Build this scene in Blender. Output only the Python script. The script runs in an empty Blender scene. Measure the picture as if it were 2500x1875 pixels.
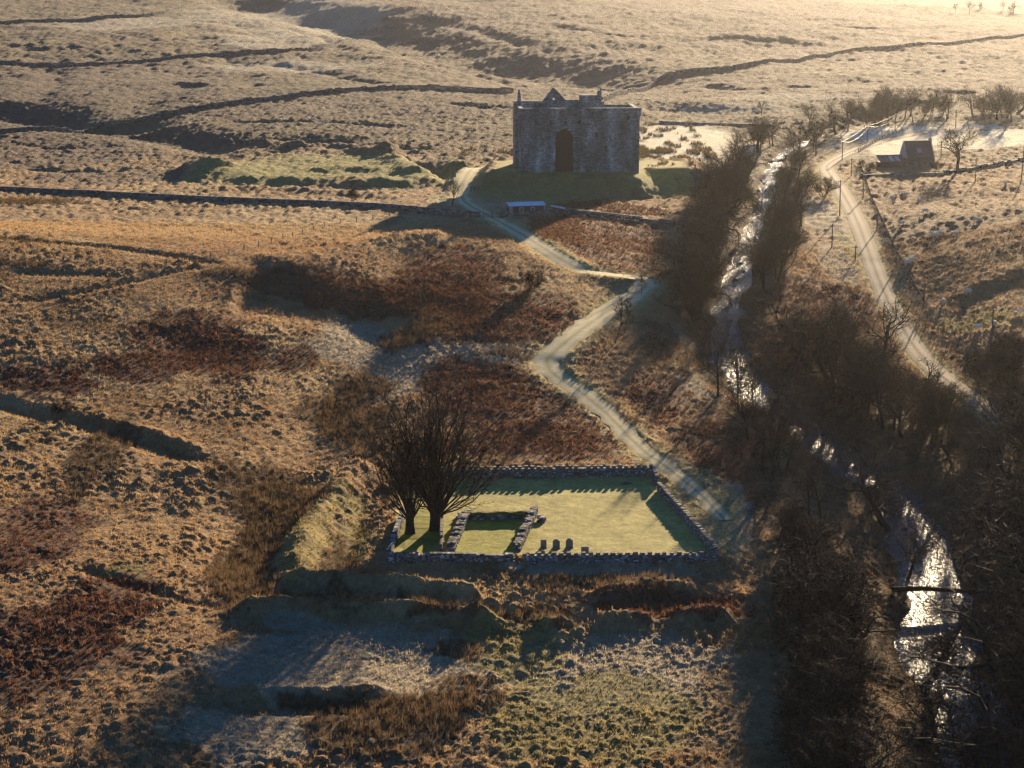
import bpy, math, random
import numpy as np
from mathutils import Vector

R = math.radians
sc = bpy.context.scene
col = sc.collection
random.seed(7)
RNG = np.random.default_rng(11)

# ------------------------------------------------------------------ camera, sky, sun, exposure
FPX = 5060.0                      # focal length in pixels of the 2500 px wide photograph
PITCH = R(11.8)
HC = 78.0
cam_d = bpy.data.cameras.new('camera')
cam_d.sensor_width = 36.0
cam_d.lens = 36.0 * FPX / 2500.0
cam_d.clip_start = 1.0
cam_d.clip_end = 30000.0
cam = bpy.data.objects.new('camera', cam_d)
cam.location = (0, 0, HC)
cam.rotation_euler = (math.pi / 2 - PITCH, 0, 0)
col.objects.link(cam)
sc.camera = cam

SUN_AZ, SUN_EL = R(17.0), R(10.5)   # to the right of the view axis, low winter morning
world = bpy.data.worlds.new('World')
sc.world = world
world.use_nodes = True
wn = world.node_tree.nodes
wl = world.node_tree.links
sky = wn.new('ShaderNodeTexSky')
sky.sky_type = 'NISHITA'
sky.sun_disc = False
sky.sun_elevation = SUN_EL
sky.sun_rotation = SUN_AZ
sky.altitude = 200
sky.air_density = 1.0
sky.dust_density = 0.15
sky.ozone_density = 6.5
wl.new(sky.outputs[0], wn['Background'].inputs[0])
wn['Background'].inputs[1].default_value = 0.05

sun_d = bpy.data.lights.new('sun', 'SUN')
sun_d.energy = 5.0
sun_d.angle = R(0.6)
sun_d.color = (1.0, 0.76, 0.48)
sun = bpy.data.objects.new('sun', sun_d)
sd = Vector((math.sin(SUN_AZ) * math.cos(SUN_EL), math.cos(SUN_AZ) * math.cos(SUN_EL), math.sin(SUN_EL)))
sun.rotation_euler = sd.to_track_quat('Z', 'Y').to_euler()
sun.location = sd * 500
col.objects.link(sun)

sc.view_settings.view_transform = 'Standard'
sc.view_settings.look = 'None'
sc.view_settings.exposure = 1.68
sc.view_settings.gamma = 1.0
sc.view_settings.use_curve_mapping = False
sc.cycles.use_denoising = True
sc.cycles.denoising_prefilter = 'NONE'
sc.cycles.max_bounces = 6
sc.cycles.diffuse_bounces = 2
sc.cycles.glossy_bounces = 2
sc.cycles.transmission_bounces = 4
sc.cycles.volume_bounces = 0
sc.cycles.sample_clamp_indirect = 4.0
sc.cycles.sample_clamp_direct = 30.0

# ------------------------------------------------------------------ numpy noise
def _h(ix, iy, s):
    n = (ix.astype(np.int64) * 374761393 + iy.astype(np.int64) * 668265263 + s * 974634777) & 0xFFFFFFFF
    n = ((n ^ (n >> 13)) * 1274126177) & 0xFFFFFFFF
    n = ((n ^ (n >> 16)) * 2246822519) & 0xFFFFFFFF
    return ((n ^ (n >> 15)) & 0xFFFFFF) / float(0x1000000)

def vnoise(x, y, s=0):
    ix = np.floor(x); iy = np.floor(y)
    fx = x - ix; fy = y - iy
    fx = fx * fx * (3 - 2 * fx); fy = fy * fy * (3 - 2 * fy)
    a = _h(ix, iy, s); b = _h(ix + 1, iy, s); c = _h(ix, iy + 1, s); d = _h(ix + 1, iy + 1, s)
    return (a * (1 - fx) + b * fx) * (1 - fy) + (c * (1 - fx) + d * fx) * fy

def fbm(x, y, s=0, o=4, g=0.5):
    v = 0; a = 1; t = 0
    for i in range(o):
        v = v + a * vnoise(x * 2 ** i + 17.3 * i, y * 2 ** i - 9.1 * i, s + i)
        t += a; a *= g
    return v / t

def domes(x, y, s, r=0.62):
    """rounded tussocks on a jittered unit grid, height 0..1"""
    ix = np.floor(x); iy = np.floor(y)
    best = np.zeros_like(x)
    for dx in (-1, 0, 1):
        for dy in (-1, 0, 1):
            cx = ix + dx; cy = iy + dy
            px = cx + 0.15 + 0.7 * _h(cx, cy, s); py = cy + 0.15 + 0.7 * _h(cx, cy, s + 1)
            k = _h(cx, cy, s + 2)
            rr = r * (0.55 + 0.55 * k)
            q = 1 - ((x - px) ** 2 + (y - py) ** 2) / rr ** 2
            hgt = (0.3 + 0.7 * k) * np.sqrt(np.clip(q, 0, 1))
            best = np.maximum(best, hgt)
    return best

def sst(a, b, x):
    t = np.clip((x - a) / (b - a), 0, 1)
    return t * t * (3 - 2 * t)

# ------------------------------------------------------------------ the lie of the land
YL = [-600, 150, 230, 300, 340, 390, 430, 470, 520, 560, 620, 750, 900, 1200, 1600, 2500, 4000, 20000]
ZL = [-12, -4, -1, 1, 4, 11, 15.5, 17, 16.5, 15.5, 15, 18, 22, 30, 40, 62, 75, 90]
ZR = [-12, -4, -2, 0, 1.5, 5, 8, 11, 13.5, 15, 15, 18, 22, 30, 40, 62, 75, 90]
_ys = np.linspace(-600, 20000, 10301)
def _smooth(z):
    v = np.interp(_ys, YL, z)
    k = np.ones(21) / 21.0
    return np.convolve(np.pad(v, 10, mode='edge'), k, mode='valid')
_zl, _zr = _smooth(ZL), _smooth(ZR)

def M0(x, y):
    x = np.asarray(x, float); y = np.asarray(y, float)
    b = sst(-8, 45, x - (y - 330) * 0.05)
    z = np.interp(y, _ys, _zl) * (1 - b) + np.interp(y, _ys, _zr) * b
    z = z + 0.10 * np.clip(-x - 22, 0, 120) * sst(160, 240, y) * (1 - sst(400, 480, y))
    # hill on the far right, beyond the road
    xr = 62 + 0.06 * (y - 330)
    xr = np.where(y < 330, 62 - 0.0 * y, xr)
    q = np.clip(x - xr, 0, 160)
    z = z + (0.15 * q * sst(0, 30, q)) * (1 - sst(470, 545, y)) * sst(120, 300, y)
    # the moor falls away to the right
    z = z - 0.05 * np.clip(x - 40, 0, 900) * sst(700, 1500, y)
    z = z - 60 * sst(60, 620, x) * sst(1300, 5200, y)
    # slow swells
    z = z + (fbm(x / 130.0, y / 170.0, 5, 3) - 0.5) * 9.0 * sst(620, 1000, y)
    z = z + (fbm(x / 38.0, y / 45.0, 9, 3) - 0.5) * (1.6 * (1 - sst(380, 620, y)) + 2.6 * sst(600, 800, y))
    return z

CP, SP = math.cos(PITCH), math.sin(PITCH)
_T = np.geomspace(140, 4000, 420)
def unproject(px, py, f, off=0.0):
    """pixel of the photograph -> point on the ground f"""
    px = np.atleast_1d(np.asarray(px, float)); py = np.atleast_1d(np.asarray(py, float))
    a = (px - 1250) / FPX; b = (937.5 - py) / FPX
    dx, dy, dz = a, CP + b * SP, -SP + b * CP
    t = _T[None, :]
    if f is not M0:
        c = np.linalg.norm(unproject(px, py, M0) - [0, 0, HC], axis=1) / np.sqrt(dx * dx + dy * dy + dz * dz)
        t = c[:, None] * np.linspace(0.84, 1.2, 72)[None, :]
    g = HC + dz[:, None] * t - f(dx[:, None] * t, dy[:, None] * t) - off
    i = np.argmax(g < 0, axis=1)
    i = np.where((g < 0).any(axis=1), i, g.shape[1] - 1)
    t = np.broadcast_to(t, g.shape); row = np.arange(len(i))
    lo = t[row, np.maximum(i - 1, 0)]; hi = t[row, i]
    g0 = g[row, np.maximum(i - 1, 0)]; g1 = g[row, i]
    m = lo + (hi - lo) * np.clip(g0 / np.where(np.abs(g0 - g1) < 1e-9, 1e-9, g0 - g1), 0, 1)
    m = m + (HC + dz * m - f(dx * m, dy * m) - off) / np.maximum(0.02, (g0 - g1) / np.maximum(hi - lo, 1e-6)) * 0.9
    return np.stack([dx * m, dy * m, HC + dz * m], 1)

def smooth_line(p, n=None, step=6.0):
    p = np.asarray(p, float)
    q = np.vstack([2 * p[0] - p[1], p, 2 * p[-1] - p[-2]])
    out = []
    for i in range(len(p) - 1):
        a, b, c, d = q[i:i + 4]
        L = np.linalg.norm(c[:2] - b[:2]); k = max(1, int(round(L / step)))
        for j in range(k):
            t = j / k
            out.append(0.5 * (2 * b + (c - a) * t + (2 * a - 5 * b + 4 * c - d) * t ** 2 + (3 * b - a - 3 * c + d) * t ** 3))
    out.append(p[-1])
    return np.array(out)

def pdist(x, y, pts, rad):
    """distance to polyline (only exact within rad), arc parameter 0..1, side (+1 = left of the line)"""
    d = np.full(x.shape, 1e9); tt = np.zeros(x.shape); sd_ = np.zeros(x.shape)
    seg = np.linalg.norm(np.diff(pts[:, :2], axis=0), axis=1)
    cum = np.concatenate([[0], np.cumsum(seg)]); tot = cum[-1]
    big = (x > pts[:, 0].min() - rad) & (x < pts[:, 0].max() + rad) & (y > pts[:, 1].min() - rad) & (y < pts[:, 1].max() + rad)
    idx = np.nonzero(big)
    X = x[idx]; Y = y[idx]
    D = np.full(X.shape, 1e9); TT = np.zeros(X.shape); SS = np.zeros(X.shape)
    for i in range(len(pts) - 1):
        ax, ay = pts[i, :2]; bx, by = pts[i + 1, :2]
        m = np.nonzero((X > min(ax, bx) - rad) & (X < max(ax, bx) + rad) & (Y > min(ay, by) - rad) & (Y < max(ay, by) + rad))
        if len(m[0]) == 0: continue
        xs = X[m]; ys = Y[m]
        ux, uy = bx - ax, by - ay; l2 = ux * ux + uy * uy + 1e-9
        t = np.clip(((xs - ax) * ux + (ys - ay) * uy) / l2, 0, 1)
        ex = xs - ax - t * ux; ey = ys - ay - t * uy
        dd = np.sqrt(ex * ex + ey * ey)
        cur = D[m]; up = dd < cur
        cur = np.where(up, dd, cur); D[m] = cur
        tn = TT[m]; TT[m] = np.where(up, (cum[i] + t * seg[i]) / tot, tn)
        sn = SS[m]; SS[m] = np.where(up, np.sign(ux * ey - uy * ex), sn)
    d[idx] = D; tt[idx] = TT; sd_[idx] = SS
    return d, tt, sd_

def polysdf(x, y, poly):
    """negative inside"""
    pts = np.vstack([poly, poly[:1]])
    d, _, _ = pdist(x, y, pts, 80)
    ins = np.zeros(x.shape, bool)
    for i in range(len(pts) - 1):
        ax, ay = pts[i, :2]; bx, by = pts[i + 1, :2]
        c = ((ay > y) != (by > y)) & (x < (bx - ax) * (y - ay) / (by - ay + 1e-12) + ax)
        ins ^= c
    return np.where(ins, -d, d)

def PM(l, off=0.0):
    l = np.array(l, float)
    return unproject(l[:, 0], l[:, 1], M0, off)

# river, road and track centre lines
RIV = smooth_line(PM([(1900, 395), (1882, 430), (1868, 490), (1836, 560), (1812, 630), (1790, 720), (1772, 810), (1790, 900), (1850, 965),
                      (1935, 1020), (2010, 1090), (2100, 1165), (2200, 1240), (2240, 1330), (2265, 1420), (2280, 1520), (2305, 1620), (2355, 1740), (2400, 1875), (2420, 2000), (2440, 2150)], -3.2), step=7)
_u = np.vstack([RIV[0] + [70, 160, 1.6], RIV[0] + [18, 60, 0.8]])
RIV = np.vstack([_u, RIV])
_z = RIV[:, 2].copy()
for _ in range(60): _z[1:-1] = (_z[:-2] + _z[1:-1] + _z[2:]) / 3
_z = np.minimum.accumulate(_z)
RIV[:, 2] = _z
RIV_HW = np.interp(np.linspace(0, 1, len(RIV)), [0, 0.35, 0.6, 1], [1.9, 2.5, 3.4, 4.5])

ROAD = smooth_line(PM([(2560, 318), (2400, 318), (2300, 320), (2220, 330), (2150, 345), (2085, 368), (2035, 393), (2018, 410), (2030, 432), (2055, 468), (2083, 520), (2108, 580), (2130, 640),
                       (2150, 695), (2178, 760), (2215, 828), (2262, 890), (2330, 945), (2405, 1000), (2500, 1085), (2600, 1200)]), step=6)
TRACK = smooth_line(PM([(1215, 402), (1180, 415), (1150, 440), (1131, 465), (1130, 485), (1150, 503), (1190, 525), (1240, 552), (1300, 585), (1370, 632), (1430, 660), (1500, 674), (1560, 684), (1575, 700),
                        (1545, 725), (1490, 757), (1430, 797), (1370, 842), (1335, 880), (1350, 912), (1420, 962), (1480, 1012), (1530, 1062), (1575, 1105), (1625, 1140), (1700, 1200), (1770, 1270)]), step=5)
def _linez(L, f, lift):
    z = f(L[:, 0], L[:, 1]) + lift
    for _ in range(6): z[1:-1] = (z[:-2] + z[1:-1] + z[2:]) / 3
    L[:, 2] = z

# castle platform and chapel plot in world space
cas = PM([(1272, 420)], 0)[0]
CAS_Y = 552.0; CAS_ROT = R(3.0)
CAS_X = (1272 - 1250) / FPX * 556
CAS_Z = HC - CAS_Y * math.tan(PITCH - math.atan((937.5 - 420) / FPX))

F_RIDGE, F_PLAT = [], []
def ridge(l, h, w, step=8): F_RIDGE.append((smooth_line(PM(l), step=step), h, w))
def plat(l, h, w): F_PLAT.append((PM(l)[:, :2], h, w))

# earthworks left of the castle
plat([(500, 412), (560, 385), (640, 366), (720, 372), (880, 384), (960, 392), (1000, 415), (1060, 452), (1000, 458), (880, 456), (700, 448), (590, 444), (520, 440), (470, 436)], 1.9, 13.0)
ridge([(560, 446), (700, 450), (840, 456), (980, 458)], 1.3, 5)
ridge([(455, 432), (490, 424), (530, 430)], 3.2, 6)
ridge([(620, 372), (690, 366), (740, 380)], 2.6, 7)
ridge([(760, 436), (850, 430), (930, 436)], 1.0, 6)
ridge([(860, 392), (920, 386), (955, 396)], 2.0, 6)
ridge([(930, 388), (965, 398), (1000, 420), (1040, 445)], 3.0, 6)
ridge([(250, 476), (420, 470), (560, 462), (760, 470), (980, 484)], 0.9, 4)
ridge([(1000, 395), (1040, 410), (1075, 430), (1100, 442)], -3.0, 7)
ridge([(1085, 404), (1110, 404), (1130, 408)], 1.6, 5)
ridge([(730, 362), (860, 360), (960, 366), (1040, 375)], 1.2, 4)
ridge([(640, 352), (760, 350), (900, 352), (1050, 372)], -1.6, 6)
# burns and gullies on the moor
ridge([(-60, 246), (60, 268), (160, 288), (260, 303), (330, 312)], -6.0, 18)
ridge([(330, 308), (420, 326), (500, 346), (560, 360), (640, 362)], -3.6, 14)
ridge([(560, 352), (680, 344), (760, 338), (860, 346)], -2.5, 11)
ridge([(560, -20), (700, 14), (860, 46), (1000, 76), (1140, 112), (1300, 152), (1460, 190), (1560, 215)], -11.5, 36)
ridge([(300, 280), (360, 246), (420, 215), (480, 200)], -1.6, 10)
ridge([(120, 165), (140, 200), (105, 215), (100, 250)], -1.4, 8)
ridge([(560, 50), (680, 95), (800, 130), (900, 160)], -1.8, 14)
ridge([(480, 85), (520, 118), (560, 140), (600, 165)], -1.4, 10)
ridge([(1560, 262), (1700, 268), (1860, 268), (2000, 260)], -1.5, 12)
ridge([(1500, 100), (1700, 125), (1850, 112), (1980, 95)], -3.0, 30)
ridge([(1950, 155), (2020, 120), (2080, 90)], -2.0, 18)
ridge([(1300, 190), (1420, 215), (1560, 235)], 1.8, 14)
for _l in ([(700, 60), (760, 80), (830, 110), (880, 120)], [(1000, 30), (1150, 60), (1300, 100)], [(20, 110), (100, 120), (200, 112)], [(250, 75), (360, 90), (470, 85)], [(600, 190), (700, 180), (780, 170)],
           [(830, 190), (950, 200), (1100, 195)], [(480, 230), (560, 222), (640, 205)], [(650, 150), (760, 170), (850, 190), (930, 205)], [(1050, 130), (1200, 165), (1320, 180)], [(900, 60), (1000, 95), (1080, 120)], [(1600, 100), (1750, 92), (1900, 95)],
           [(1350, 60), (1500, 85), (1620, 95)], [(2000, 60), (2150, 70), (2300, 66)], [(1700, 200), (1850, 215), (2000, 210)], [(2050, 230), (2200, 222), (2400, 225)], [(40, 350), (160, 362), (300, 352)], [(60, 410), (180, 420), (330, 414)], [(560, 300), (700, 296), (860, 300), (1000, 312)], [(1100, 250), (1180, 262), (1240, 258)]):
    ridge(_l, -1.9 if _l[0][1] < 180 else -1.1, 6.5 if _l[0][1] < 180 else 4.0)
# ditches of the near field, sheep paths
ridge([(0, 583), (120, 592), (240, 600), (380, 618), (470, 634), (540, 645)], -1.0, 1.6)
ridge([(30, 662), (140, 668), (220, 668), (300, 676)], -0.7, 1.5)
ridge([(40, 744), (150, 730), (300, 700), (420, 672), (520, 655)], 0.35, 1.2)
ridge([(40, 738), (150, 724), (300, 694), (420, 666), (520, 650)], -0.7, 1.6)
ridge([(-60, 960), (60, 1000), (150, 1020), (260, 1050), (380, 1085), (500, 1130)], -1.7, 2.4)
ridge([(260, 1030), (380, 1062), (500, 1105)], 0.7, 1.3)
ridge([(180, 1380), (330, 1430), (460, 1470), (560, 1480)], -0.7, 1.4)
# hollow below the brow
ridge([(560, 730), (700, 745), (840, 765), (960, 775)], -1.3, 12)
ridge([(640, 655), (760, 640), (900, 615), (1020, 590), (1120, 590)], 1.7, 9)
ridge([(380, 800), (480, 850), (560, 900)], -0.5, 8)
ridge([(1010, 740), (960, 770), (900, 860), (800, 1000), (680, 1160), (600, 1320), (560, 1440)], -1.5, 6)
# chapel banks
ridge([(905, 1145), (850, 1190), (800, 1245), (752, 1310), (722, 1370), (705, 1415)], 2.5, 2.4)
ridge([(705, 1415), (760, 1436), (900, 1445), (1050, 1458), (1180, 1476)], 2.3, 1.8)
ridge([(960, 1180), (910, 1235), (870, 1300), (840, 1360), (840, 1400), (960, 1410), (1130, 1416)], -0.8, 2.2)
ridge([(560, 1500), (640, 1490), (760, 1502), (840, 1492), (960, 1496), (1100, 1512), (1240, 1530)], 1.9, 1.6)
ridge([(560, 1476), (760, 1480), (960, 1480), (1200, 1500)], -0.8, 1.7)
ridge([(1460, 1528), (1540, 1518), (1600, 1520)], 1.4, 1.8)
ridge([(1640, 1520), (1720, 1508), (1790, 1520)], 1.5, 1.8)
ridge([(1320, 1540), (1350, 1530), (1370, 1535)], 1.2, 1.4)
ridge([(1440, 1480), (1520, 1455), (1600, 1440), (1720, 1450)], 1.3, 2.2)
ridge([(540, 1700), (640, 1694), (760, 1692), (900, 1690), (960, 1694)], 0.8, 1.2)
ridge([(540, 1728), (640, 1722), (760, 1722), (900, 1718)], -1.2, 2.0)
ridge([(1400, 1560), (1300, 1640), (1200, 1720), (1100, 1800), (1040, 1870)], -0.5, 1.5)
ridge([(940, 1460), (1100, 1490), (1280, 1510), (1420, 1500)], -0.5, 2.5)
# banks on the right-hand hill
ridge([(2230, 545), (2330, 500), (2420, 470), (2520, 440)], 0.9, 5)
ridge([(2290, 560), (2380, 520), (2520, 480)], 0.7, 4)
ridge([(2240, 610), (2360, 560), (2520, 510)], -0.6, 5)
ridge([(2360, 740), (2440, 700), (2520, 670)], -1.0, 3.5)
ridge([(2330, 735), (2420, 690), (2520, 640)], 0.6, 4)
ridge([(2270, 920), (2200, 830), (2160, 740)], 0.7, 2)

PLATFORM = np.array([(CAS_X - 9, CAS_Y - 2.5), (CAS_X + 28, CAS_Y - 2.5), (CAS_X + 33, CAS_Y + 10), (CAS_X + 46, CAS_Y + 17), (CAS_X + 48, CAS_Y + 36), (CAS_X - 9, CAS_Y + 36)])
def feat(x, y):
    z = np.zeros(np.shape(x))
    for pts, h, w in F_RIDGE:
        d, t, _ = pdist(x, y, pts, 2.8 * w)
        end = sst(0, 0.1, t) * (1 - sst(0.9, 1, t))
        wob = 0.75 + 0.5 * vnoise(x / (2.5 * w), y / (2.5 * w), 3)
        z = z + np.where(d < 2.8 * w, h * wob * np.exp(-(d / w) ** 2) * (0.25 + 0.75 * end), 0)
    for poly, h, w in F_PLAT:
        s = polysdf(x, y, poly) + (fbm(x / 13, y / 17, 37, 3) - 0.5) * 9
        z = z + h * (0.75 + 0.5 * fbm(x / 16, y / 20, 38, 3)) * (1 - sst(-w * 0.5, w * 0.5, s))
    return z

def base_noroad(x, y):
    z = M0(x, y) + feat(x, y)
    # castle platform
    o = np.maximum(polysdf(x, y, PLATFORM), 0) + (fbm(x / 9, y / 9, 31, 2) - 0.5) * 2.5
    k = 1 - sst(0.0, 13.0, o)
    z = z * (1 - k) + (CAS_Z - 0.15) * k
    # chapel plot is level
    return z

_cp = PM([(948, 1372), (1748, 1372), (1600, 1160), (992, 1168)])
CHZ = float(M0(*_cp[:, :2].mean(0)))
CHPOLY = _cp[:, :2]
def base2(x, y):
    z = base_noroad(x, y)
    s = polysdf(x, y, CHPOLY)
    k = 1 - sst(-0.5, 5.5, s)
    return z * (1 - k) + CHZ * k

_linez(ROAD, base2, 0.05)
_linez(TRACK, base2, 0.02)
RHW, THW = 2.15, np.interp(np.linspace(0, 1, len(TRACK)), [0, 0.3, 0.5, 0.62, 0.75, 1.0], [2.2, 2.3, 2.5, 3.1, 2.7, 1.2])
def Hm(x, y, full=False):
    """ground without tussocks"""
    x = np.asarray(x, float); y = np.asarray(y, float)
    shp = x.shape
    x = np.atleast_1d(x).ravel(); y = np.atleast_1d(y).ravel()
    z = base2(x, y)
    masks = {}
    d, t, _ = pdist(x, y, ROAD, 14)
    tv = np.linspace(0, 1, len(ROAD)); cl = np.concatenate([[0], np.cumsum(np.linalg.norm(np.diff(ROAD[:, :2], axis=0), axis=1))]); cl /= cl[-1]
    k = 1 - sst(RHW + 0.2, RHW + 6, d)
    z = z * (1 - k) + (np.interp(t, cl, ROAD[:, 2]) - 0.10 * (d < RHW + 0.1)) * k
    masks['road'] = d
    d, t, _ = pdist(x, y, TRACK, 14)
    cl = np.concatenate([[0], np.cumsum(np.linalg.norm(np.diff(TRACK[:, :2], axis=0), axis=1))]); cl /= cl[-1]
    hw = np.interp(t, cl, THW)
    k = 1 - sst(hw, hw + 4, d)
    z = z * (1 - k) + (np.interp(t, cl, TRACK[:, 2]) - 0.08 * (d < hw)) * k
    masks['track'] = d - hw
    d, t, _ = pdist(x, y, RIV, 40)
    cl = np.concatenate([[0], np.cumsum(np.linalg.norm(np.diff(RIV[:, :2], axis=0), axis=1))]); cl /= cl[-1]
    hw = np.interp(t, cl, RIV_HW) * (0.5 + 0.9 * vnoise(x / 6, y / 8, 77))
    zw = np.interp(t, cl, RIV[:, 2])
    k = sst(hw - 0.8, hw + 9, d)
    tgt = zw - 0.55 + 0.75 * sst(hw - 0.6, hw + 0.5, d)
    z = np.where(d < 1e8, z * k + np.minimum(tgt, z + 0.5) * (1 - k), z)
    masks['river'] = d - hw
    if full: return z, masks
    return z.reshape(shp)

def P(l):
    l = np.array(l, float)
    if l.ndim == 1: l = l[None]
    return unproject(l[:, 0], l[:, 1], Hm)

def scale_at(p):                      # pixels (2500 wide) per metre at a world point
    return FPX / (p[1] * CP + (HC - p[2]) * SP)

# ------------------------------------------------------------------ mesh helpers
def mesh_np(name, V, Fc, smooth=False):
    """Fc: (m,k) index array, all faces with k corners"""
    V = np.asarray(V, np.float32); Fc = np.asarray(Fc, np.int32)
    me = bpy.data.meshes.new(name)
    me.vertices.add(len(V)); me.vertices.foreach_set('co', V.ravel())
    m, k = Fc.shape
    me.loops.add(m * k); me.loops.foreach_set('vertex_index', Fc.ravel())
    me.polygons.add(m); me.polygons.foreach_set('loop_start', np.arange(0, m * k, k, dtype=np.int32))
    me.polygons.foreach_set('use_smooth', np.full(m, bool(smooth)))
    me.update(calc_edges=True)
    return me

def set_color(me, C, name='Col'):
    a = me.color_attributes.new(name, 'FLOAT_COLOR', 'POINT')
    C = np.asarray(C, np.float32)
    if C.shape[1] == 3: C = np.hstack([C, np.ones((len(C), 1), np.float32)])
    a.data.foreach_set('color', C.ravel())

def obj(name, me, mat, parent=None, label=None, cat=None, group=None, kind=None, loc=None):
    o = bpy.data.objects.new(name, me)
    if me is not None and mat is not None and len(me.materials) == 0:
        me.materials.append(mat)
    if parent is not None: o.parent = parent
    if loc is not None: o.location = loc
    if label: o['label'] = label
    if cat: o['category'] = cat
    if group: o['group'] = group
    if kind: o['kind'] = kind
    col.objects.link(o)
    return o

def thing(name, label, cat, loc=(0, 0, 0), rz=0.0, group=None):
    o = obj(name, None, None, None, label, cat, group, None, loc)
    o.empty_display_size = 0.3
    o.rotation_euler = (0, 0, rz)
    return o

class MB:
    """collects polygons, builds one mesh"""
    def __init__(s): s.v = []; s.f = []
    def poly(s, pts):
        n = len(s.v); s.v += [tuple(map(float, p)) for p in pts]; s.f.append(tuple(range(n, n + len(pts))))
    def box(s, x0, x1, y0, y1, z0, z1, taper=0.0):
        n = len(s.v); t = taper
        s.v += [(x0, y0, z0), (x1, y0, z0), (x1, y1, z0), (x0, y1, z0), (x0 + t, y0 + t, z1), (x1 - t, y0 + t, z1), (x1 - t, y1 - t, z1), (x0 + t, y1 - t, z1)]
        for q in ((0, 3, 2, 1), (4, 5, 6, 7), (0, 1, 5, 4), (1, 2, 6, 5), (2, 3, 7, 6), (3, 0, 4, 7)):
            s.f.append(tuple(n + i for i in q))
    def prism(s, prof, y0, y1):
        """profile in x,z extruded along y"""
        n = len(s.v); k = len(prof)
        s.v += [(p[0], y0, p[1]) for p in prof] + [(p[0], y1, p[1]) for p in prof]
        s.f.append(tuple(n + i for i in range(k)))
        s.f.append(tuple(n + k + i for i in reversed(range(k))))
        for i in range(k):
            j = (i + 1) % k
            s.f.append((n + i, n + k + i, n + k + j, n + j))
    def tube(s, pts, rad, k=6):
        V, Fq = tube_np([Vector(p) for p in pts], rad, k)
        n = len(s.v); s.v += [tuple(p) for p in V]
        s.f += [tuple(n + int(i) for i in q) for q in Fq]
    def build(s, name, smooth=False):
        me = bpy.data.meshes.new(name)
        me.from_pydata(s.v, [], s.f)
        if smooth: me.shade_smooth()
        me.update()
        return me

def tube_np(pts, rad, k):
    pts = np.array([tuple(p) for p in pts]); n = len(pts)
    rad = np.broadcast_to(np.asarray(rad, float), (n,))
    t = np.gradient(pts, axis=0); t /= np.linalg.norm(t, axis=1)[:, None] + 1e-9
    ref = np.array([0, 0, 1.0]) if abs(t[0][2]) < 0.9 else np.array([1.0, 0, 0])
    a = np.cross(t, ref); a /= np.linalg.norm(a, axis=1)[:, None] + 1e-9
    b = np.cross(t, a)
    ang = np.arange(k) / k * 2 * math.pi
    V = pts[:, None, :] + rad[:, None, None] * (a[:, None, :] * np.cos(ang)[None, :, None] + b[:, None, :] * np.sin(ang)[None, :, None])
    V = V.reshape(-1, 3)
    i = np.arange(n - 1)[:, None] * k; j = np.arange(k)[None, :]; j2 = (j + 1) % k
    Fq = np.stack([i + j, i + j2, i + k + j2, i + k + j], -1).reshape(-1, 4)
    return V, Fq

def blocks_np(C, S, yaw, jit=0.0, seed=1):
    """many jittered stones: centres (n,3), half sizes (n,3), yaw (n)"""
    r = np.random.default_rng(seed)
    n = len(C)
    cor = np.array([(-1, -1, -1), (1, -1, -1), (1, 1, -1), (-1, 1, -1), (-1, -1, 1), (1, -1, 1), (1, 1, 1), (-1, 1, 1)], float)
    L = cor[None] * S[:, None, :] * (1 + jit * (r.random((n, 8, 3)) - 0.5))
    c, s = np.cos(yaw)[:, None], np.sin(yaw)[:, None]
    V = np.stack([L[..., 0] * c - L[..., 1] * s, L[..., 0] * s + L[..., 1] * c, L[..., 2]], -1) + C[:, None, :]
    fq = np.array([(0, 3, 2, 1), (4, 5, 6, 7), (0, 1, 5, 4), (1, 2, 6, 5), (2, 3, 7, 6), (3, 0, 4, 7)])
    Fq = (np.arange(n)[:, None, None] * 8 + fq[None]).reshape(-1, 4)
    return V.reshape(-1, 3), Fq

# ------------------------------------------------------------------ materials
def newmat(name):
    m = bpy.data.materials.new(name); m.use_nodes = True
    nt = m.node_tree
    return m, nt, nt.nodes['Principled BSDF'], nt.nodes['Material Output']

def N(nt, t, **kw):
    n = nt.nodes.new(t)
    for k, v in kw.items(): setattr(n, k, v)
    return n

def plain(name, c, rough=0.8, var=0.25, scale=3.0, bump=0.0, metal=0.0, coords='Object'):
    m, nt, b, out = newmat(name)
    tc = N(nt, 'ShaderNodeTexCoord'); no = N(nt, 'ShaderNodeTexNoise')
    no.inputs['Scale'].default_value = scale; no.inputs['Detail'].default_value = 6
    nt.links.new(tc.outputs[coords], no.inputs['Vector'])
    r = N(nt, 'ShaderNodeValToRGB')
    r.color_ramp.elements[0].position = 0.3; r.color_ramp.elements[1].position = 0.7
    r.color_ramp.elements[0].color = (*[x * (1 - var) for x in c], 1)
    r.color_ramp.elements[1].color = (*[min(1, x * (1 + var)) for x in c], 1)
    nt.links.new(no.outputs['Fac'], r.inputs['Fac']); nt.links.new(r.outputs['Color'], b.inputs['Base Color'])
    b.inputs['Roughness'].default_value = rough; b.inputs['Metallic'].default_value = metal
    b.inputs['Specular IOR Level'].default_value = 0.3
    if bump:
        bp = N(nt, 'ShaderNodeBump'); bp.inputs['Strength'].default_value = bump; bp.inputs['Distance'].default_value = 0.05
        nt.links.new(no.outputs['Fac'], bp.inputs['Height']); nt.links.new(bp.outputs['Normal'], b.inputs['Normal'])
    return m

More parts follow.
